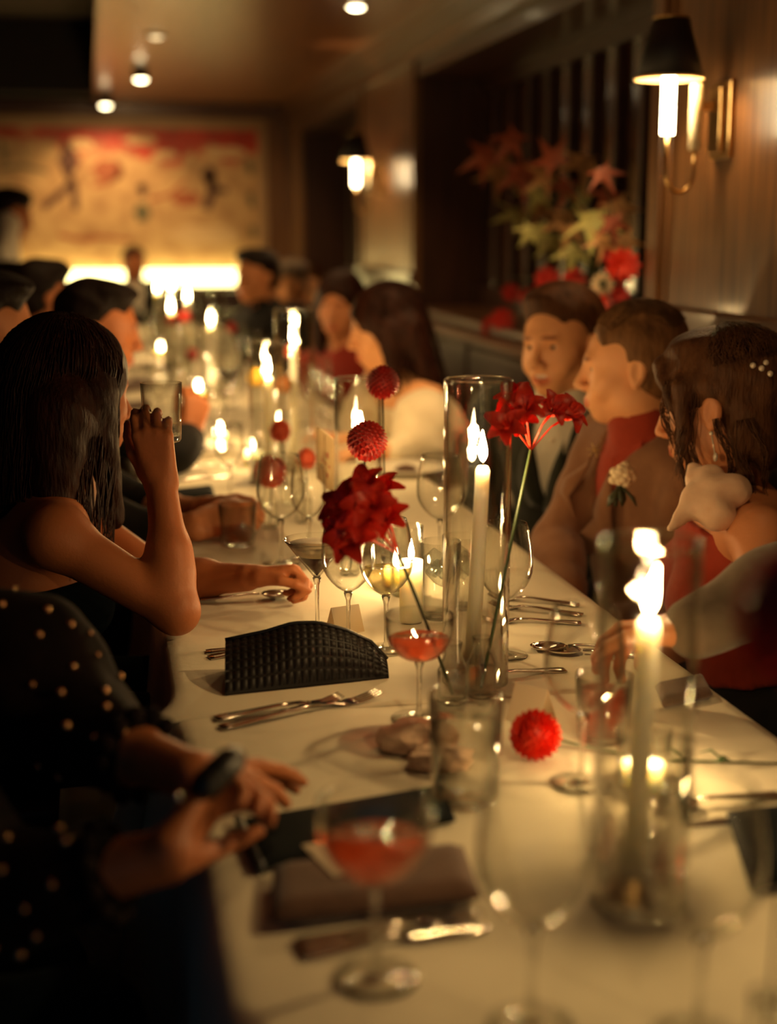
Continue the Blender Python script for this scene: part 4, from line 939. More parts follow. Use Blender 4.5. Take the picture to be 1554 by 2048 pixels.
tumbler('water_tumbler', 'iced water glass left of the tall centre candle', tp(880, 1235), .034, .130, 'water', .7, 3)
tumbler('water_tumbler', 'iced water glass closest to the centre candle on its left', tp(922, 1215), .033, .125, 'water', .7, 3)
tumbler('rocks_glass', 'faceted tumbler of amber drink in the hand at the left', tp(476, 1090), .039, .085, 'amber', .42, 1, facets=12)
tumbler('rocks_glass', 'tumbler of red drink behind the big wine glass on the right', tp(1205, 1478), .036, .085, 'pink', .75, 0)
hg = A3(326, 862, 2.26); tumbler('water_tumbler', 'tumbler lifted to the lips by the long haired woman', (hg[0], hg[1] + .02, hg[2] - .02), .033, .095, 'water', .3)
# ---- candles
flame_prof = [(.0004, 0), (.0036, .003), (.0058, .009), (.0062, .015), (.0052, .023), (.0030, .033), (.0006, .044)]
def taper(label, loc, h, r=.0108, lean=(0, 0), fl=1.0, fl_lean=(.0, .0), holder=True, cat='candle', group=None, small=False):
    t = thing('taper_candle', label, cat, loc, 0, group); z0 = .028 if holder else .002
    top = np.array((lean[0], lean[1], z0 + h))
    MB().tube([(0, 0, z0), tuple(top * np.array((.5, .5, 0)) + np.array((0, 0, z0 + h * .5))), tuple(top - np.array((0, 0, .006))), tuple(top)], [r, r * .98, r * .93, r * .62], 18).build('wax', MT['wax'], t)
    MB().tube([tuple(top - np.array((0, 0, .002))), tuple(top + np.array((.001, 0, .010)))], .0009, 6).build('wick', MT['wick'], t)
    f = MB().lathe([(a * fl, b * fl) for a, b in flame_prof], 14)
    f.v = [tuple(top + np.array((0, 0, .006)) + np.array(q) + np.array((fl_lean[0], fl_lean[1], 0)) * (q[2] / .044) ** 1.5) for q in f.v]; f.build('flame', MT['flame'], t); flame_light(t, top + np.array((fl_lean[0], fl_lean[1], .026)), small)
    if holder: MB().lathe([(.026, 0), (.026, .004), (.014, .007), (.0135, .034), (.0118, .034), (.0118, .026), (.001, .024)], 24).build('holder', MT['brass'], t)
    return t
def hurricane(label, loc, R, h, group=None):
    t = thing('hurricane_cylinder', label, 'glass cylinder', loc, 0, group)
    MB().lathe([(R, .0), (R, h - .002), (R - .0015, h), (R - .003, h - .002), (R - .003, .006)], 56, close=True).build('wall', MT['cyl'], t)
    MB().lathe([(.001, .0005), (R - .0032, .0005), (R - .0032, .0055), (.001, .0055)], 40).build('base', MT['cyl'], t)
    MB().lathe([(R + .0006, h - .004), (R + .0012, h - .001), (R - .001, h + .001), (R - .0035, h - .001), (R - .0034, h - .004)], 56, close=True).build('rim', MT['cyl'], t)
    return t
H = [  # base pixel, radius, height, candle height, offset, labels
 ((1276, 1800), .0465, .352, .243, (-.004, .004), (.006, .0), (.007, 0), 'front right', 'front candle with a leaning flame, nearest on the right'),
 ((950, 1362), .0468, .430, .275, (-.004, .002), (.012, 0), (-.001, 0), 'tall centre', 'tall ivory taper burning at the centre of the table'),
 ((717, 1100), .0470, .345, .195, (.004, 0), (.002, 0), (-.001, 0), 'third', 'short taper behind the two scarlet pompon dahlias'),
 ((536, 964), .0450, .355, .235, (.004, 0), (0, 0), (.001, 0), 'narrow fourth', 'taper beside the yellow bloom'),
 ((592, 940), .0520, .425, .300, (-.002, 0), (-.002, 0), (-.002, 0), 'tallest far', 'tallest of the farther tapers, before the red dressed woman'),
 ((426, 797), .0480, .405, .245, (.002, 0), (-.004, 0), (-.001, 0), 'lone far left', 'lone taper rising left of the dark red wine'),
 ((345, 735), .0460, .330, .225, (0, 0), (0, 0), (0, 0), 'distant left', 'left one of the distant cluster of burning tapers'),
 ((378, 722), .0460, .360, .262, (0, 0), (0, 0), (0, 0), 'distant right', 'right one of the distant cluster of burning tapers'),
 ((318, 678), .0460, .340, .245, (0, 0), (0, 0), (0, 0), 'distant rear left', 'rear left taper of the distant cluster against the glowing strip'),
 ((345, 668), .0460, .330, .240, (0, 0), (0, 0), (0, 0), 'distant rear right', 'rear right taper of the distant cluster against the glowing strip')]
for (u, v), R, h, ch, off, ln, fln, nm, lab in H:
    p = tp(u, v); k = 1.0 if nm == 'front right' else 1.0
    hurricane('clear glass cylinder around the ' + {'front right': 'front candle on the right', 'tall centre': 'tall centre candle', 'third': 'short candle behind the scarlet dahlias', 'narrow fourth': 'candle beside the yellow bloom', 'tallest far': 'tallest of the farther candles', 'lone far left': 'lone far candle by the red wine'}.get(nm, nm + ' candle of the far cluster'), p, R, h)
    taper(lab, (p[0] + off[0], p[1] + off[1], ZT + .0062), ch, fl=k, lean=ln, fl_lean=fln)
_p = (.66, .60, ZT); hurricane('added clear glass cylinder out of view past the near right corner', _p, .0465, .35); taper('added fill light taper out of view past the near right corner', (.66, .60, ZT + .0062), .20, small=True)  # unseen candle added to light the front candle and near cloth
def votive(label, loc, R, h, hw, glass=True):
    t = thing('votive_candle', label, 'candle', loc)
    MB().lathe([(R, .003), (R, hw), (R * .6, hw - .002), (.001, hw - .003)], 24).build('wax', MT['wax'], t)
    f = MB().lathe([(a * .85, hw + b * .8) for a, b in flame_prof], 12).build('flame', MT['flame'], t); flame_light(t, (0, 0, hw + .022), True)
    if glass: MB().lathe([(R + .003, .0005), (R + .006, h), (R + .0045, h), (R + .0015, .002)], 32, close=True).build('cup', MT['glass'], t)
    return t
votive('ivory pillar candle burning behind the red lily', tp(822, 1245), .019, .05, .105, False)
votive('small votive in a glass cup in front of the pillar candle', tp(792, 1172), .022, .060, .035)
votive('votive in a glass jar right behind the front candle', tp(1285, 1572), .026, .070, .03)
votive('glowing votive left of the lone far candle', tp(398, 800), .024, .06, .04)
votive('distant votive between the left side heads and the lone taper', tp(322, 715), .024, .06, .04)
votive('small added votive standing in for a reflection near the tall clear glass on the left', tp(441, 885), .022, .055, .03)  # votive added where only a reflection gleams
votive('votive beside the taper by the yellow bloom', tp(505, 930), .022, .055, .04)
# ---- flowers
def petal_mesh(name, L_, Wd, cup, mat, tipdown=.0, n=4):
    mb = MB(); v = []
    for i in range(n + 1):
        q = i / n; wdt = Wd * math.sin(math.pi * (.12 + .82 * q)) ** .8; z = cup * L_ * math.sin(q * math.pi * .6) - tipdown * L_ * q * q
        for j in (-1, 0, 1): v.append((j * wdt / 2, L_ * q, z + (.25 * wdt * abs(j))))
    f = [(i * 3 + j, i * 3 + j + 1, i * 3 + j + 4, i * 3 + j + 3) for i in range(n) for j in range(2)]
    me = bpy.data.meshes.new(name); me.from_pydata(v, [], f); me.polygons.foreach_set('use_smooth', [True] * len(f)); me.materials.append(mat); return me, v, f
def orient(d, roll=0):
    d = nrm(d); a = nrm(np.cross(d, (.13, .2, .97)) if abs(d[2]) < .95 else np.cross(d, (1, .1, 0))); b = np.cross(d, a)
    a, b = a * math.cos(roll) + b * math.sin(roll), b * math.cos(roll) - a * math.sin(roll); return a, d, b
def dahlia(label, base, head, r, mat, group=None, n=130, stemmat='stem_dark', stem_pts=None, half_=False, face=None):
    """pompon bloom on a wire thin stem; base and head are points of the place"""
    base = np.array(base, float); head = np.array(head, float); t = thing('dahlia', label, 'flower', base, 0, group); h = head - base
    MB().tube(stem_pts if stem_pts is not None else [(0, 0, 0), tuple(h * .5 + np.array((.002, 0, 0))), tuple(h * .98)], .0016, 6).build('stem', MT[stemmat], t)
    bl = MB().ball(h, r * .8, 12, 8).build('core', MT[mat], t); mb = MB(); ax_ = nrm(face) if face is not None else nrm(h if np.linalg.norm(h) > .02 else (0, 0, 1))
    _, v, f = petal_mesh('p', r * .42, r * .30, .35, MT[mat], n=3); v = np.array(v)
    for i in range(n):
        z = 1 - (i + .5) * 2 / n; a = i * 2.39996; d = np.array((math.sqrt(max(0, 1 - z * z)) * math.cos(a), math.sqrt(max(0, 1 - z * z)) * math.sin(a), z))
        if half_ and d @ ax_ < -.35: continue
        t_ = nrm(ax_ - d * (ax_ @ d) + 1e-3); dd = nrm(d + t_ * -.25); x_, y_, z_ = orient(dd); 
        x_ = nrm(np.cross(dd, t_)); z_ = np.cross(x_, dd)
        c = h + d * r * .62; mb.add([c + x_ * q[0] + dd * q[1] + z_ * q[2] for q in v], f)
    o = mb.build('petals', MT[mat], t); o['kind'] = 'stuff'; return t
def bud_vase(label, p, h=.10, r=.019, group=None):
    t = thing('bud_vase', label, 'vase', p, 0, group)
    MB().lathe([(r * .85, .0005), (r, .004), (r, h * .55), (r * .55, h * .8), (r * .62, h), (r * .62 - .0014, h), (r * .55 - .0014, h * .8), (r - .0014, h * .55), (r - .0016, .008), (.0008, .007), (.0008, .0005)], 28, close=True).build('wall', MT['glass'], t)
    MB().lathe([(.0008, .0085), (r - .002, .0085), (r - .002, h * .5), (.0008, h * .5)], 20).build('water', MT['water'], t); return t
def vflower(label, uv, d, vuv, r, mat, vlabel, **k):
    b = tp(*vuv); bud_vase(vlabel, b); return dahlia(label, b + np.array((0, 0, .010)), A3(uv[0], uv[1], d), r, mat, **k)
vflower('upper scarlet pompon dahlia on a straight thin stem', (765, 765), 2.62, (768, 1135), .0305, 'red', 'clear bud vase under the upper scarlet dahlia', n=190)
vflower('lower scarlet pompon dahlia in front of the short candle', (734, 882), 2.45, (700, 1150), .034, 'red', 'clear bud vase under the lower scarlet dahlia', n=190, face=(.3, .5, .8))
vflower('coral pompon bloom left of the sign, above the others', (560, 862), 3.35, (575, 1010), .026, 'coral', 'bud vase under the upper coral bloom')
vflower('yellow pompon bloom left of the tapers', (512, 755), 3.75, (518, 955), .0245, 'yellow', 'bud vase under the yellow bloom')
vflower('bronze open bloom between the two farther tapers', (566, 770), 3.7, (560, 955), .0235, 'bronze', 'bud vase under the bronze bloom')
vflower('coral bloom peeping out behind the paper sign', (612, 918), 3.1, (607, 1045), .0235, 'coral', 'bud vase hidden behind the sign')
vflower('large coral red bloom seen through the empty wine glass', (541, 943), 3.0, (540, 1055), .034, 'coral', 'bud vase behind the empty wine glass on the left')
vflower('faint coral bloom glowing before the tallest far candle', (583, 702), 3.95, (585, 920), .022, 'coral', 'bud vase below the tallest far candle')
vflower('small red bloom beside the votive in mid distance', (384, 708), 5.3, (386, 800), .022, 'red', 'bud vase by the glowing votive')
vflower('dark red bloom in the distance, left one', (344, 642), 6.6, (350, 745), .026, 'red', 'bud vase under the left distant bloom')
vflower('dark red bloom in the distance, right one', (371, 634), 6.7, (375, 742), .026, 'red', 'bud vase under the right distant bloom')
vflower('tiny red bloom in front of the black clad guest', (462, 655), 6.0, (470, 765), .022, 'red', 'bud vase before the black clad guest')
dd0 = A3(1548, 1230, .93); dahlia('big out of focus red bloom at the right edge', (dd0[0] + .02, dd0[1] + .02, ZT + .010), dd0 + np.array((.020, 0, 0)), .045, 'red'); bud_vase('bud vase just outside the right edge', (dd0[0] + .02, dd0[1] + .02, ZT))
# a cut bloom lying on the cloth
lb0 = tp(1070, 1520) + np.array((0, 0, .032)); le = tp(1556, 1538)
dahlia('red carnation lying on the cloth with its green stem to the right', lb0 * np.array((1, 1, 0)) + np.array((0, 0, ZT + .002)), lb0, .030, 'redlily', n=150, face=(-.8, -.4, .3), stem_pts=[(.012, 0, .028), (.06, .004, .010), tuple((le - lb0) * np.array((.5, .5, 0)) + np.array((0, 0, .004))), tuple((le - lb0) * np.array((1, 1, 0)) + np.array((.01, 0, .004)))], stemmat='stem')
stem_leaf = [o for o in COL.objects if o.name.startswith('dahlia')][-1]
for q in (.62, .78, .8): MB().tube([tuple((le - lb0) * np.array((q, q, 0)) + np.array((0, 0, .006))), tuple((le - lb0) * np.array((q, q, 0)) + np.array((-.012, .012 * (1 if q < .79 else -1), .016))), tuple((le - lb0) * np.array((q, q, 0)) + np.array((-.026, .016 * (1 if q < .79 else -1), .012)))], [.003, .005, .001], 6, flat=.35).build('leaf', MT['stem'], stem_leaf)
lp, _, _ = petal_mesh('petal', .042, .026, .4, MT['redlily'], .45, 6)
def lily(label, base, mid, heads, scale=1.0, stemmat='stem_dark'):
    base = np.array(base, float); t = thing('nerine_lily', label, 'flower', base); m = np.array(mid) - base
    MB().tube([(0, 0, 0), tuple(m * .5 + np.array((0, 0, .004))), tuple(m)], .0024, 8).build('stem', MT[stemmat], t); rr = random.Random(len(label))
    for c in heads:
        c = np.array(c) - base; d = nrm(nrm(c - m + 1e-4) * .6 - c_f * .6); fl = MB().tube([tuple(m), tuple(m + (c - m) * .6 + np.array((0, 0, .006))), tuple(c)], [.0012, .0012, .003], 6)
        a, d_, b_ = orient(d)
        for k in range(5): an = k * 1.25; fl.tube([tuple(c), tuple(c + d * .03 + (a * math.cos(an) + b_ * math.sin(an)) * .010)], .0006, 4)
        fo = fl.build('floret', MT['redlily'], t); ro = rr.uniform(0, 1)
        for k in range(6):
            an = ro + k * math.pi / 3; out_ = a * math.cos(an) + b_ * math.sin(an); y_ = nrm(d * .55 + out_ * (.8 + .3 * rr.random())); x_ = nrm(np.cross(d, out_)); z_ = np.cross(x_, y_)
            if z_ @ d < 0: x_, z_ = -x_, -z_
            M3 = Matrix([[x_[i], y_[i], z_[i]] for i in range(3)]); inst('petal', lp, fo, c, M3, [scale * rr.uniform(.85, 1.15)] * 3)
    return t
v1 = tp(905, 1405); bud_vase('bud vase of the leaning scarlet lily', v1, .085, .021); m1 = A3(797, 1108, 1.84)
lily('scarlet spider lily leaning left in front of the glasses', v1 + np.array((0, 0, .012)), m1, [A3(u, v, d) for u, v, d in ((735, 985, 1.84), (700, 1020, 1.82), (765, 1000, 1.86), (728, 1040, 1.78), (690, 1062, 1.82), (775, 1045, 1.82), (745, 1015, 1.76), (712, 1080, 1.80))], .92)
v2 = tp(962, 1392); bud_vase('bud vase of the upright scarlet lily beside the centre candle', v2, .085, .021); m2 = A3(1062, 900, 1.98)
lily('upright scarlet lily before the man in dark green', v2 + np.array((0, 0, .012)), m2, [A3(u, v, d) for u, v, d in ((1030, 812, 1.98), (1050, 826, 1.95), (1018, 856, 1.94), (1040, 845, 1.97), (1100, 830, 1.97), (1128, 838, 1.99))], .88, 'stem')
# ---- arrangement of leaves and blooms on the window sill
vb = np.array((1.62, 4.24, 1.0305)); ar = thing('flower_arrangement', 'tall autumn arrangement of star shaped leaves and red blooms on the window sill', 'flower arrangement', vb)
MB().lathe([(.05, 0), (.062, .03), (.058, .10), (.04, .14), (.045, .155), (.042, .155), (.036, .14), (.001, .03)], 28).build('vase', MT['shade'], ar)
def leaf_mesh(name, mat):
    pts = []; tips = [(-2.25, .62), (-1.08, .86), (0, 1.0), (1.08, .86), (2.25, .62)]
    for i, (a, r) in enumerate(tips):
        pts += [(a - .23, r * .50), (a, r), (a + .23, r * .50)]
        if i < 4: pts.append(((a + tips[i + 1][0]) / 2, .30))
    v = [(0, 0, .0)]; 
    for a, r in pts: v.append((math.sin(a) * r, math.cos(a) * r + .0, .10 * math.sin(2.5 * a) * r - .22 * r * r))
    v.append((0, -.26, 0)); n = len(v); f = [(0, i, i + 1) for i in range(1, n - 1)] + [(0, n - 1, 1)]; f = [q[::-1] for q in f]
    v2 = [(x, y, z - .012) for x, y, z in v]; k = len(v); F = f + [tuple(i + k for i in q[::-1]) for q in f] + [(i, i % (k - 1) + 1, i % (k - 1) + 1 + k, i + k) for i in range(1, k)]
    me = bpy.data.meshes.new(name); me.from_pydata(v + v2, [], F); me.materials.append(mat); return me
LM = {k: leaf_mesh('leaf', MT['leaf' + k]) for k in 'gor'}
LV = [(1024, 278, 46, 'r', 2.4), (972, 312, 50, 'r', 1.8), (995, 345, 48, 'o', 3.0), (1040, 345, 50, 'r', 3.3), (1105, 320, 44, 'r', .6), (1168, 325, 54, 'o', 3.0), (1080, 382, 44, 'g', 2.6), (1035, 428, 42, 'g', 2.0), (1080, 414, 40, 'o', 2.8), (1129, 440, 46, 'o', 3.1), (1184, 438, 58, 'g', 3.2), (1236, 415, 44, 'o', 3.6), (1218, 388, 42, 'r', 2.6), (1110, 482, 44, 'g', 3.3), (1146, 500, 42, 'g', 3.0), (1078, 462, 36, 'g', 3.4), (1058, 460, 28, 'g', 2.6), (1249, 482, 38, 'o', 3.5), (1166, 398, 36, 'g', 1.2), (1204, 480, 36, 'o', 3.0), (1092, 352, 40, 'o', 2.2), (1135, 372, 38, 'r', 2.8), (1205, 345, 38, 'r', 3.6), (1150, 460, 34, 'o', 2.4), (1225, 445, 36, 'r', 3.3), (1010, 310, 38, 'o', 2.0)]
lr = random.Random(4); br = MB(); hub = np.array((1.60, 4.24, 1.22))
for u, v, sz, k, roll in LV:
    p = at(u, v, X=1.52 + lr.uniform(-.10, .10)); r_l = sz * 1.42 / 2850 * np.linalg.norm(p - CAM) 
    nrmv = nrm(-c_f * 1.0 + c_r * lr.uniform(-.55, .55) + c_u * lr.uniform(-.15, .7)); y_ = c_u * math.cos(roll) + c_r * math.sin(roll) * -1; y_ = nrm(y_ - nrmv * (y_ @ nrmv)); x_ = np.cross(y_, nrmv); 
    M3 = Matrix([[x_[i], y_[i], nrmv[i]] for i in range(3)]); inst('leaf', LM[k], ar, p - vb, M3, [r_l] * 3)
    q = p - vb; hb = hub - vb; mid = hb + (q - hb) * .55 + np.array((.0, 0, .05)); br.tube([tuple(hb), tuple(mid), tuple(q)], [.004, .0028, .0015], 5)
for k in range(5): br.tube([(.0, 0, .06), tuple((hub - vb) + np.array((.01 * (k - 2), .01, .02)))], .004, 5)
br.build('branches', MT['stem_dark'], ar)
def bloom(u, v, X, r, mat, core=None, lab=None):
    p = at(u, v, X=X) - vb; me, vv, ff = petal_mesh('p', r, r * .5, .25, MT[mat], .1); mb = MB()
    for ring, (nn, tl, sc_) in enumerate(((11, .15, 1), (9, .5, .8), (6, 1.0, .55))):
        for k in range(nn):
            an = k * 6.283 / nn + ring * .3; o_ = c_r * math.cos(an) + c_u * math.sin(an); y_ = nrm(o_ - c_f * tl); x_ = nrm(np.cross(-c_f, o_)); z_ = np.cross(x_, y_)
            mb.add([p + (x_ * q[0] + y_ * q[1] + z_ * q[2]) * sc_ for q in vv], ff)
    o = mb.build('bloom', MT[mat], ar)
    if core: MB().ball(p - c_f * r * .15, r * .3, 10, 6).build('eye', MT[core], o)
    MB().tube([tuple(hub - vb), tuple((hub - vb) * .5 + p * .5 - np.array((0, 0, .02))), tuple(p + c_f * .005)], .002, 5).build('stem', MT['stem'], o)
bloom(1246, 530, 1.44, .050, 'redlily'); bloom(1205, 568, 1.42, .034, 'pale', 'stem'); bloom(1190, 606, 1.42, .048, 'redlily'); bloom(1150, 560, 1.5, .04, 'red'); bloom(1098, 560, 1.5, .05, 'red'); bloom(1216, 505, 1.5, .030, 'red'); bloom(1005, 640, 1.46, .045, 'red'); bloom(985, 655, 1.47, .045, 'red'); bloom(1022, 585, 1.5, .035, 'red'); bloom(1060, 595, 1.5, .04, 'red'); bloom(1240, 590, 1.5, .03, 'red')
for u, v in ((1010, 555), (1170, 540), (1215, 545), (1130, 590), (1185, 575), (1090, 530), (1160, 520)):
    q = at(u, v, X=1.5) - vb; MB().tube([tuple(hub - vb), tuple((hub - vb) * .4 + q * .6), tuple(q)], [.003, .012, .002], 6, flat=.3).build('leaf', MT['stem'], ar)
# ---- paper goods
sg = (at(633, 852, z=.985) + at(668, 880, z=.985)) / 2 * np.array((1, 1, 0)) + np.array((0, 0, ZT)); ts = thing('table_sign', 'cream paper sign with a red printed picture on a thin gold stick', 'sign', sg)
_a = at(633, 852, z=.985); _b = at(668, 880, z=.985); sx = nrm(_b - _a); zt = .985 - .054 - ZT; 
MB().tube([(0, 0, .004), (0, 0, zt + .05)], .0022, 8).build('stick', MT['brass'], ts); MB().lathe([(.02, 0), (.02, .006), (.004, .010)], 20).build('foot', MT['brass'], ts)
hw, hh = max(.03, np.linalg.norm(_b - _a) / 2), .055; nx = np.cross(sx, (0, 0, 1)); mb = MB()
def slab(mb, c, x_, y_, n_, w_, h_, th): 
    v = [np.array(c) + x_ * a * w_ + y_ * b * h_ + n_ * d * th for d in (-.5, .5) for b in (-1, 1) for a in (-1, 1)]; return mb.add(v, [(0, 2, 3, 1), (4, 5, 7, 6), (0, 1, 5, 4), (2, 6, 7, 3), (0, 4, 6, 2), (1, 3, 7, 5)])
cc = np.array((0, 0, zt)); so = slab(MB(), cc, sx, np.array((0, 0, 1.)), nx, hw, hh, .0012).build('card', MT['paper'], ts, False)
face_s = nx if nx @ (CAM - sg) > 0 else -nx; pr = MB(); pr_r = random.Random(3)
for k in range(9): a, b = pr_r.uniform(-.6, .7), pr_r.uniform(-.55, .35); slab(pr, cc + sx * a * hw + np.array((0, 0, b * hh)) + face_s * .0009, sx, np.array((0, 0, 1.)), nx, .004 + .005 * pr_r.random(), .0018 + .004 * pr_r.random(), .0005)
slab(pr, cc + np.array((0, 0, -.1 * hh)) + face_s * .0009, sx, np.array((0, 0, 1.)), nx, .022, .0016, .0005); pr.build('print', MT['paper_print'], so, False)
def tent(label, uv, w_, h_, rz):
    t = thing('place_card', label, 'place card', tp(*uv), rz); a = .45
    for sgn in (-1, 1):
        slab(MB(), (0, sgn * h_ * math.sin(a) / 2, h_ * math.cos(a) / 2 + .001), np.array((1., 0, 0)), np.array((0, -sgn * math.sin(a), math.cos(a))), np.array((0, math.cos(a), sgn * math.sin(a))), w_ / 2, h_ / 2, .0008).build('leaf_panel', MT['paper'], t, False)
tent('small folded place card behind the black clutch', (690, 1262), .05, .045, .3); tent('folded place card standing left of the big wine glass', (1062, 1440), .05, .05, -.9); tent('folded card beside the front pink coupe, on the napkin', (690, 1750), .004, .004, 0) if False else None
def crumple(label, uv, R, seed, name='paper_napkin', mat='tissue'):
    bm = bmesh.new(); bmesh.ops.create_icosphere(bm, subdivisions=3, radius=1); r = random.Random(seed); dirs = [Vector((r.uniform(-1, 1), r.uniform(-1, 1), r.uniform(-1, 1))).normalized() for _ in range(16)]
    for v in bm.verts:
        q = v.co.normalized(); k = 1 + .5 * max(abs(q.dot(d)) for d in dirs) ** 3 - .5 * abs(math.sin(5 * q.dot(dirs[0]))) * .5; v.co = Vector((q.x * R * k * 1.25, q.y * R * k, max(0, q.z + .45) * R * .5 * k))
    me = bpy.data.meshes.new(name); bm.to_mesh(me); bm.free(); return tag(finish(name, me, MT[mat], None, False, tp(*uv)), label, 'napkin')
crumple('crumpled blush paper napkin in front of the clear tumbler', (835, 1490), .032, 2); crumple('second crumpled blush napkin nearer the black folder', (880, 1530), .026, 5)
# ---- clutch, folder, napkins
def pouch(name, label, cat, corners, th, mat, z0=0, round_=.4, nx_=24, ny_=10, bulge=1.0, col=None):
    """soft flat body from four table points (left far, right far, right near, left near)"""
    P = [tp(*c) for c in corners]; o = sum(P) / 4; V = []; F = []; N1 = nx_ + 1
    for side in (1, -1):
        for j in range(ny_ + 1):
            for i in range(N1):
                a, b = i / nx_, j / ny_; q = (P[0] * (1 - a) + P[1] * a) * (1 - b) + (P[3] * (1 - a) + P[2] * a) * b - o
                e = min(1, min(a, 1 - a) * 14) ** .5 * min(1, min(b, 1 - b) * 8) ** .5
                V.append((q[0], q[1], z0 + th / 2 + side * th / 2 * max(.12, e) * (1 if side < 0 else bulge) + (.0 if side > 0 else 0)))
    n = (ny_ + 1) * N1
    for j in range(ny_):
        for i in range(nx_): a = j * N1 + i; F += [(a, a + N1, a + N1 + 1, a + 1), (n + a, n + a + 1, n + a + N1 + 1, n + a + N1)]
    rim = [i for i in range(N1)] + [j * N1 + nx_ for j in range(1, ny_ + 1)] + [ny_ * N1 + i for i in range(nx_ - 1, -1, -1)] + [j * N1 for j in range(ny_ - 1, 0, -1)]
    for k in range(len(rim)): a, b = rim[k], rim[(k + 1) % len(rim)]; F.append((a, b, b + n, a + n))
    return P, o, V, F
# the embossed clutch stands as a low wedge: its front slopes up to a ridge
cl = thing('clutch_bag', 'black crocodile embossed clutch bag lying on the cloth', 'bag', tp(610, 1345))
pa, pb, pc, pd = tp(450, 1392), tp(778, 1357), tp(774, 1340), tp(452, 1345); org = tp(610, 1345); NX, NY = 22, 7; ridge = [(0, .044), (.25, .056), (.42, .068), (.58, .068), (.75, .056), (.9, .038), (1, .012)]
def rh(a):
    for (x0, y0), (x1, y1) in zip(ridge, ridge[1:]):
        if a <= x1: return y0 + (y1 - y0) * (a - x0) / (x1 - x0)
    return .03
def csurf(a, b): lo = pa * (1 - a) + pb * a; hi = pd * (1 - a) + pc * a; q = lo + (hi - lo) * b - org; q[2] = .003 + rh(a) * math.sin(b * math.pi / 2) ** .8; return q
V = []; F = []
for j in range(9):
    for i in range(25): V.append(csurf(i / 24, j / 8))
for i in range(25): q = csurf(i / 24, 1).copy(); q += (pd - pa) * .35 * .3; q[2] = .002; V.append(q)
for i in range(25): q = csurf(i / 24, 0).copy(); q[2] = 0; V.append(q)
for j in range(9):
    for i in range(24): a = j * 25 + i; F.append((a, a + 1, a + 26, a + 25))
for i in range(24): F.append((225 + i, 226 + i, 251 + i, 250 + i)); F.append((250 + i, 251 + i, 1 + i, i))
F += [tuple([j * 25 for j in range(10)] + [250])[::-1], tuple([j * 25 + 24 for j in range(10)] + [274])]
body = mesh_obj('body', V, F, MT['croc'], cl, True); sc_mb = MB()
for i in range(NX):
    for j in range(NY):
        a0, a1, b0, b1 = (i + .08) / NX, (i + .92) / NX, (j + .10) / NY, (j + .9) / NY; g = .012
        base = [csurf(a0, b0), csurf(a1, b0), csurf(a1, b1), csurf(a0, b1)]; nn = nrm(np.cross(base[1] - base[0], base[3] - base[0])); ce = sum(base) / 4
        sc_mb.add(base + [p * .7 + ce * .3 + nn * .0013 for p in base], [(4, 5, 6, 7), (0, 1, 5, 4), (1, 2, 6, 5), (2, 3, 7, 6), (3, 0, 4, 7)])
so = sc_mb.build('embossed_scales', MT['croc'], cl, True); so['kind'] = 'stuff'
MB().tube([tuple(csurf(i / 20, 1) + np.array((0, 0, .002))) for i in range(21)], .003, 8).build('piping', MT['black'], cl)
P, o, V, F = pouch('folder', '', '', ((478, 1648), (885, 1578), (912, 1650), (522, 1752)), .010, None); fo_ = thing('menu_folder', 'black flat folder held at its left end by the near woman', 'folder', (o[0], o[1], ZT)); mesh_obj('cover', V, F, MT['black_matte'], fo_, False)
MB().tube([tuple(P[0] - o + np.array((0, 0, .006))), tuple(P[3] - o + np.array((0, 0, .006)))], .0055, 8).build('spine', MT['black'], fo_)
P, o, V, F = pouch('nap', '', '', ((548, 1760), (925, 1716), (962, 1818), (540, 1866)), .024, None, bulge=1.0); na = thing('folded_napkin', 'folded brown napkin with a card tucked in, nearest the camera', 'napkin', (o[0], o[1], ZT)); mesh_obj('fold', V, F, MT['napkin'], na)
cv = [tp(605, 1738) - o, tp(735, 1716) - o, tp(770, 1780) - o, tp(668, 1802) - o]; mb = MB().add([q + np.array((0, 0, .0245)) for q in cv] + [q + np.array((0, 0, .026)) for q in cv], [(0, 1, 2, 3), (7, 6, 5, 4), (0, 4, 5, 1), (1, 5, 6, 2), (2, 6, 7, 3), (3, 7, 4, 0)]); mb.build('card', MT['paper'], na, False)
for nm_, lab, cs, th, mt_ in (('folded_napkin', 'dark folded napkin at the right edge beside a bright knife', ((1452, 1640), (1600, 1622), (1640, 1760), (1500, 1800)), .018, 'black_matte'), ('folded_napkin', 'dark folded napkin on the left before the amber tumbler', ((330, 992), (425, 980), (430, 1000), (335, 1012)), .018, 'black_matte'), ('folded_napkin', 'dark napkin at the right behind the front candle', ((1310, 1385), (1405, 1365), (1425, 1402), (1325, 1425)), .018, 'napkin'), ('folded_napkin', 'far dark napkin beside the second head on the left', ((240, 772), (300, 768), (304, 780), (242, 786)), .02, 'napkin'), ('folded_napkin', 'farther dark napkin by the raised fist', ((240, 812), (300, 805), (302, 818), (240, 826)), .02, 'napkin')):
    P, o, V, F = pouch('n', '', '', cs, th, None); tag(mesh_obj(nm_, V, F, MT[mt_], None, True, loc=(o[0], o[1], ZT)), lab, 'napkin')
pen_a, pen_b = A3(392, 1588, 1.29), A3(477, 1508, 1.33); pe = thing('glasses_case', 'slim black case held up in the near woman\'s fingers', 'case', pen_a); MB().tube([(0, 0, 0), tuple((pen_b - pen_a) * .2), tuple((pen_b - pen_a) * .8), tuple(pen_b - pen_a)], [.009, .0145, .0145, .010], 14).build('body', MT['black'], pe); MB().tube([tuple((pen_b - pen_a) * .48), tuple((pen_b - pen_a) * .52)], .0149, 14).build('seam', MT['black_matte'], pe)
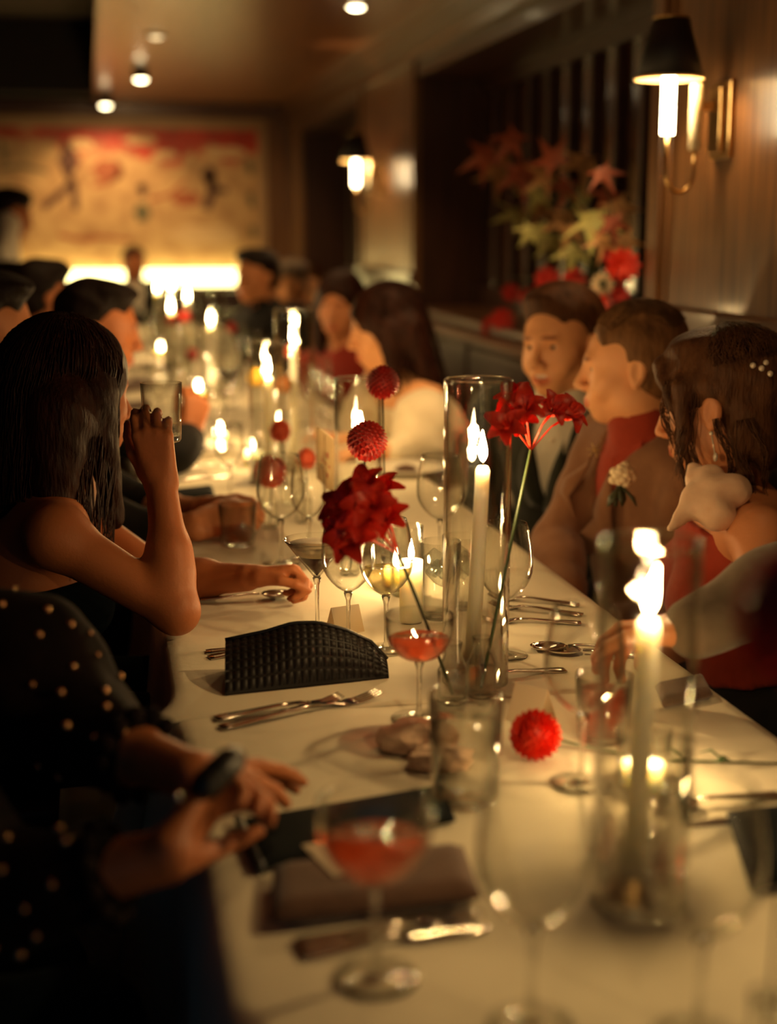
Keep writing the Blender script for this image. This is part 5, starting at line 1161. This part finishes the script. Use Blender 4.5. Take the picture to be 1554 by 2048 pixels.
# ---- cutlery
def outline_mesh(sections):
    """sections (y, halfwidth, z, thickness) along the length"""
    V = []; F = []; m = len(sections)
    for y, hw_, z, th in sections: V += [(-hw_, y, z), (0, y, z - th * .2), (hw_, y, z), (hw_, y, z + th), (0, y, z + th * 1.1), (-hw_, y, z + th)]
    for i in range(m - 1):
        for k in range(6): F.append((i * 6 + k, i * 6 + (k + 1) % 6, (i + 1) * 6 + (k + 1) % 6, (i + 1) * 6 + k))
    F += [tuple(range(6))[::-1], tuple((m - 1) * 6 + k for k in range(6))]; return V, F
def handle(): return [(0, .0085, .001, .002), (.01, .010, .001, .0024), (.05, .0065, .003, .0024), (.10, .0034, .006, .0026), (.125, .0034, .006, .0024)]
def cutlery(kind, label, a_uv, b_uv, z=0, group=None):
    a, b = tp(*a_uv), tp(*b_uv); d = b - a; Ln = np.linalg.norm(d[:2]); t = thing(kind, label, kind.split('_')[-1] if '_' in kind else kind, (a[0], a[1], ZT + z), math.atan2(-d[0], d[1]), group); k = min(1.25, max(.8, Ln / .2)); S = (k, k, 1)
    def put(nm, V, F): o_ = mesh_obj(nm, [(x * 1.0, y * k, zz) for x, y, zz in V], F, MT['silver'], t); return o_
    put('handle', *outline_mesh(handle()))
    if kind == 'fork':
        put('neck', *outline_mesh([(.124, .0034, .006, .0024), (.138, .006, .005, .002), (.150, .0115, .002, .0016), (.158, .012, .001, .0016)]))
        for x in (-.0098, -.0033, .0033, .0098):
            V, F = outline_mesh([(.157, .0021, .001, .0016), (.175, .0019, .0015, .0016), (.190, .0017, .005, .0014), (.202, .0008, .009, .001)]); put('tine', [(vx + x, vy, vz) for vx, vy, vz in V], F)
    elif kind == 'spoon':
        mb = MB(); N = 14; 
        for r_, z_ in ((1, .008), (.8, .004), (.5, .0015), (.15, .0008)):
            for j in range(N): an = j * 6.283 / N; mb.v.append((.0205 * r_ * math.cos(an), (.163 + .034 * r_ * math.sin(an)), z_))
        for i in range(3):
            for j in range(N): mb.f.append((i * N + j, i * N + (j + 1) % N, (i + 1) * N + (j + 1) % N, (i + 1) * N + j))
        mb.f.append(tuple(3 * N + j for j in range(N))); o_ = put('spoon_bowl', mb.v, mb.f); o_.modifiers.new('t', 'SOLIDIFY').thickness = .0014
    else: put('blade', *outline_mesh([(.118, .0045, .003, .003), (.13, .009, .001, .002), (.19, .0105, .001, .0016), (.215, .008, .001, .0014), (.225, .002, .001, .001)]))
    return t
cutlery('fork', 'fork nearer the black clutch, left one of two with tines up', (430, 1440), (680, 1402)); cutlery('fork', 'fork right below the clutch, its tines bent toward the coupe', (440, 1458), (755, 1395))
cutlery('knife', 'knife peeping out behind the black clutch', (412, 1306), (560, 1298)); cutlery('fork', 'fork lying parallel behind the clutch at the table edge', (418, 1318), (620, 1288))
cutlery('spoon', 'spoon handle end under the long haired woman\'s hand', (402, 1205), (588, 1196), .004)
cutlery('fork', 'uppermost shining fork at the right before the tan jacket', (1158, 1212), (1025, 1200)); cutlery('fork', 'middle shining fork at the right before the tan jacket', (1165, 1232), (1028, 1218)); cutlery('fork', 'lowest shining fork at the right before the tan jacket', (1162, 1248), (1025, 1246))
cutlery('spoon', 'spoon left of the big wine glass on the right', (1265, 1298), (1065, 1300)); cutlery('spoon', 'second spoon right through the big wine glass', (1300, 1318), (1105, 1305)); cutlery('knife', 'table knife pointing left beside the centre vase', (1130, 1342), (1015, 1352))
cutlery('spoon', 'spoon at the right near the lying carnation stem', (1560, 1592), (1380, 1612)); cutlery('knife', 'bright gleaming knife in front of the front candle', (1458, 1650), (1275, 1690), .004)
cutlery('fork', 'dark fork at the near edge behind the front coupe stem', (590, 1892), (960, 1836)); cutlery('knife', 'dark knife at the near edge beside the dark fork', (600, 1912), (930, 1862)); 
cutlery('fork', 'small fork beyond the raised elbow on the left cloth', (350, 940), (430, 935)); cutlery('knife', 'small knife before the tall glass on the left', (345, 965), (440, 955))
# ---- plates
def plate(label, uv, R, group=None):
    t = thing('dinner_plate', label, 'plate', tp(*uv), 0, group); MB().lathe([(R * .6, .001), (R * .66, .004), (R, .016), (R, .018), (R * .64, .007), (.001, .006)], 40).build('dish', MT['plate'], t)
    MB().lathe([(R * .3, .0075), (R * .2, .018), (.001, .024)], 12).build('leftovers', MT['napkin'], t); return t
plate('white plate before the woman in ivory', (812, 945), .11); plate('white plate in front of the second head on the left', (275, 765), .12); plate('white plate farther along on the left', (290, 735), .12); plate('white plate right of the tumbler hands', (395, 905), .11)
# ---- the blurred glasses farther down the table
gp = 'blurred glasses on the far half of the table'
FG = [((470, 850), 'behind the coral bloom, above the tall glass on the left'), ((300, 740), 'at the rim of the farther left plate'), ((310, 715), 'next to the distant votive on its left'), ((330, 770), 'right of the nearer left plate'), ((365, 830), 'just above the raised fist'),
  ((385, 760), 'left of the lone taper, behind the small red bloom'), ((470, 775), 'directly behind the dark red wine'), ((480, 735), 'one row behind the dark red wine'), ((505, 760), 'left behind the yellow bloom'), ((520, 815), 'in front of the yellow bloom, near the wine'), ((545, 775), 'behind the bronze bloom'),
  ((450, 700), 'before the black clad person seen in profile'), ((475, 690), 'right before the hands of the black clad person'), ((415, 700), 'just behind the lone taper cylinder'), ((300, 690), 'leftmost under the distant candle cluster'), ((330, 690), 'second from left under the distant candle cluster'), ((400, 690), 'right of the distant candle cluster'), ((440, 680), 'farthest back, before the black clad person'),
  ((615, 850), 'right of the tallest far cylinder'), ((640, 880), 'between the tallest and the short candle cylinders'), ((575, 830), 'behind the upper coral bloom'), ((350, 800), 'left of the raised fist'), ((640, 830), 'in front of the woman in deep red'), ((660, 905), 'left of the short candle cylinder'), ((320, 850), 'behind the lifted tumbler')]
far = wine('blurred clear wine glass ' + FG[0][1], tp(*FG[0][0]), 'm', None, gp); every = list(COL.objects)
for uv, lb_ in FG[1:]:
    q = tp(*uv)
    if .14 < q[0] < .79: dup(far, q, 0, 'blurred clear wine glass ' + lb_, every=every)
wine('dark red wine in a glass right of the lone far candle', tp(461, 815), 'l', 'redwine', fl=.4)
wine('wine glass catching light in the middle distance left', tp(432, 905), 's')
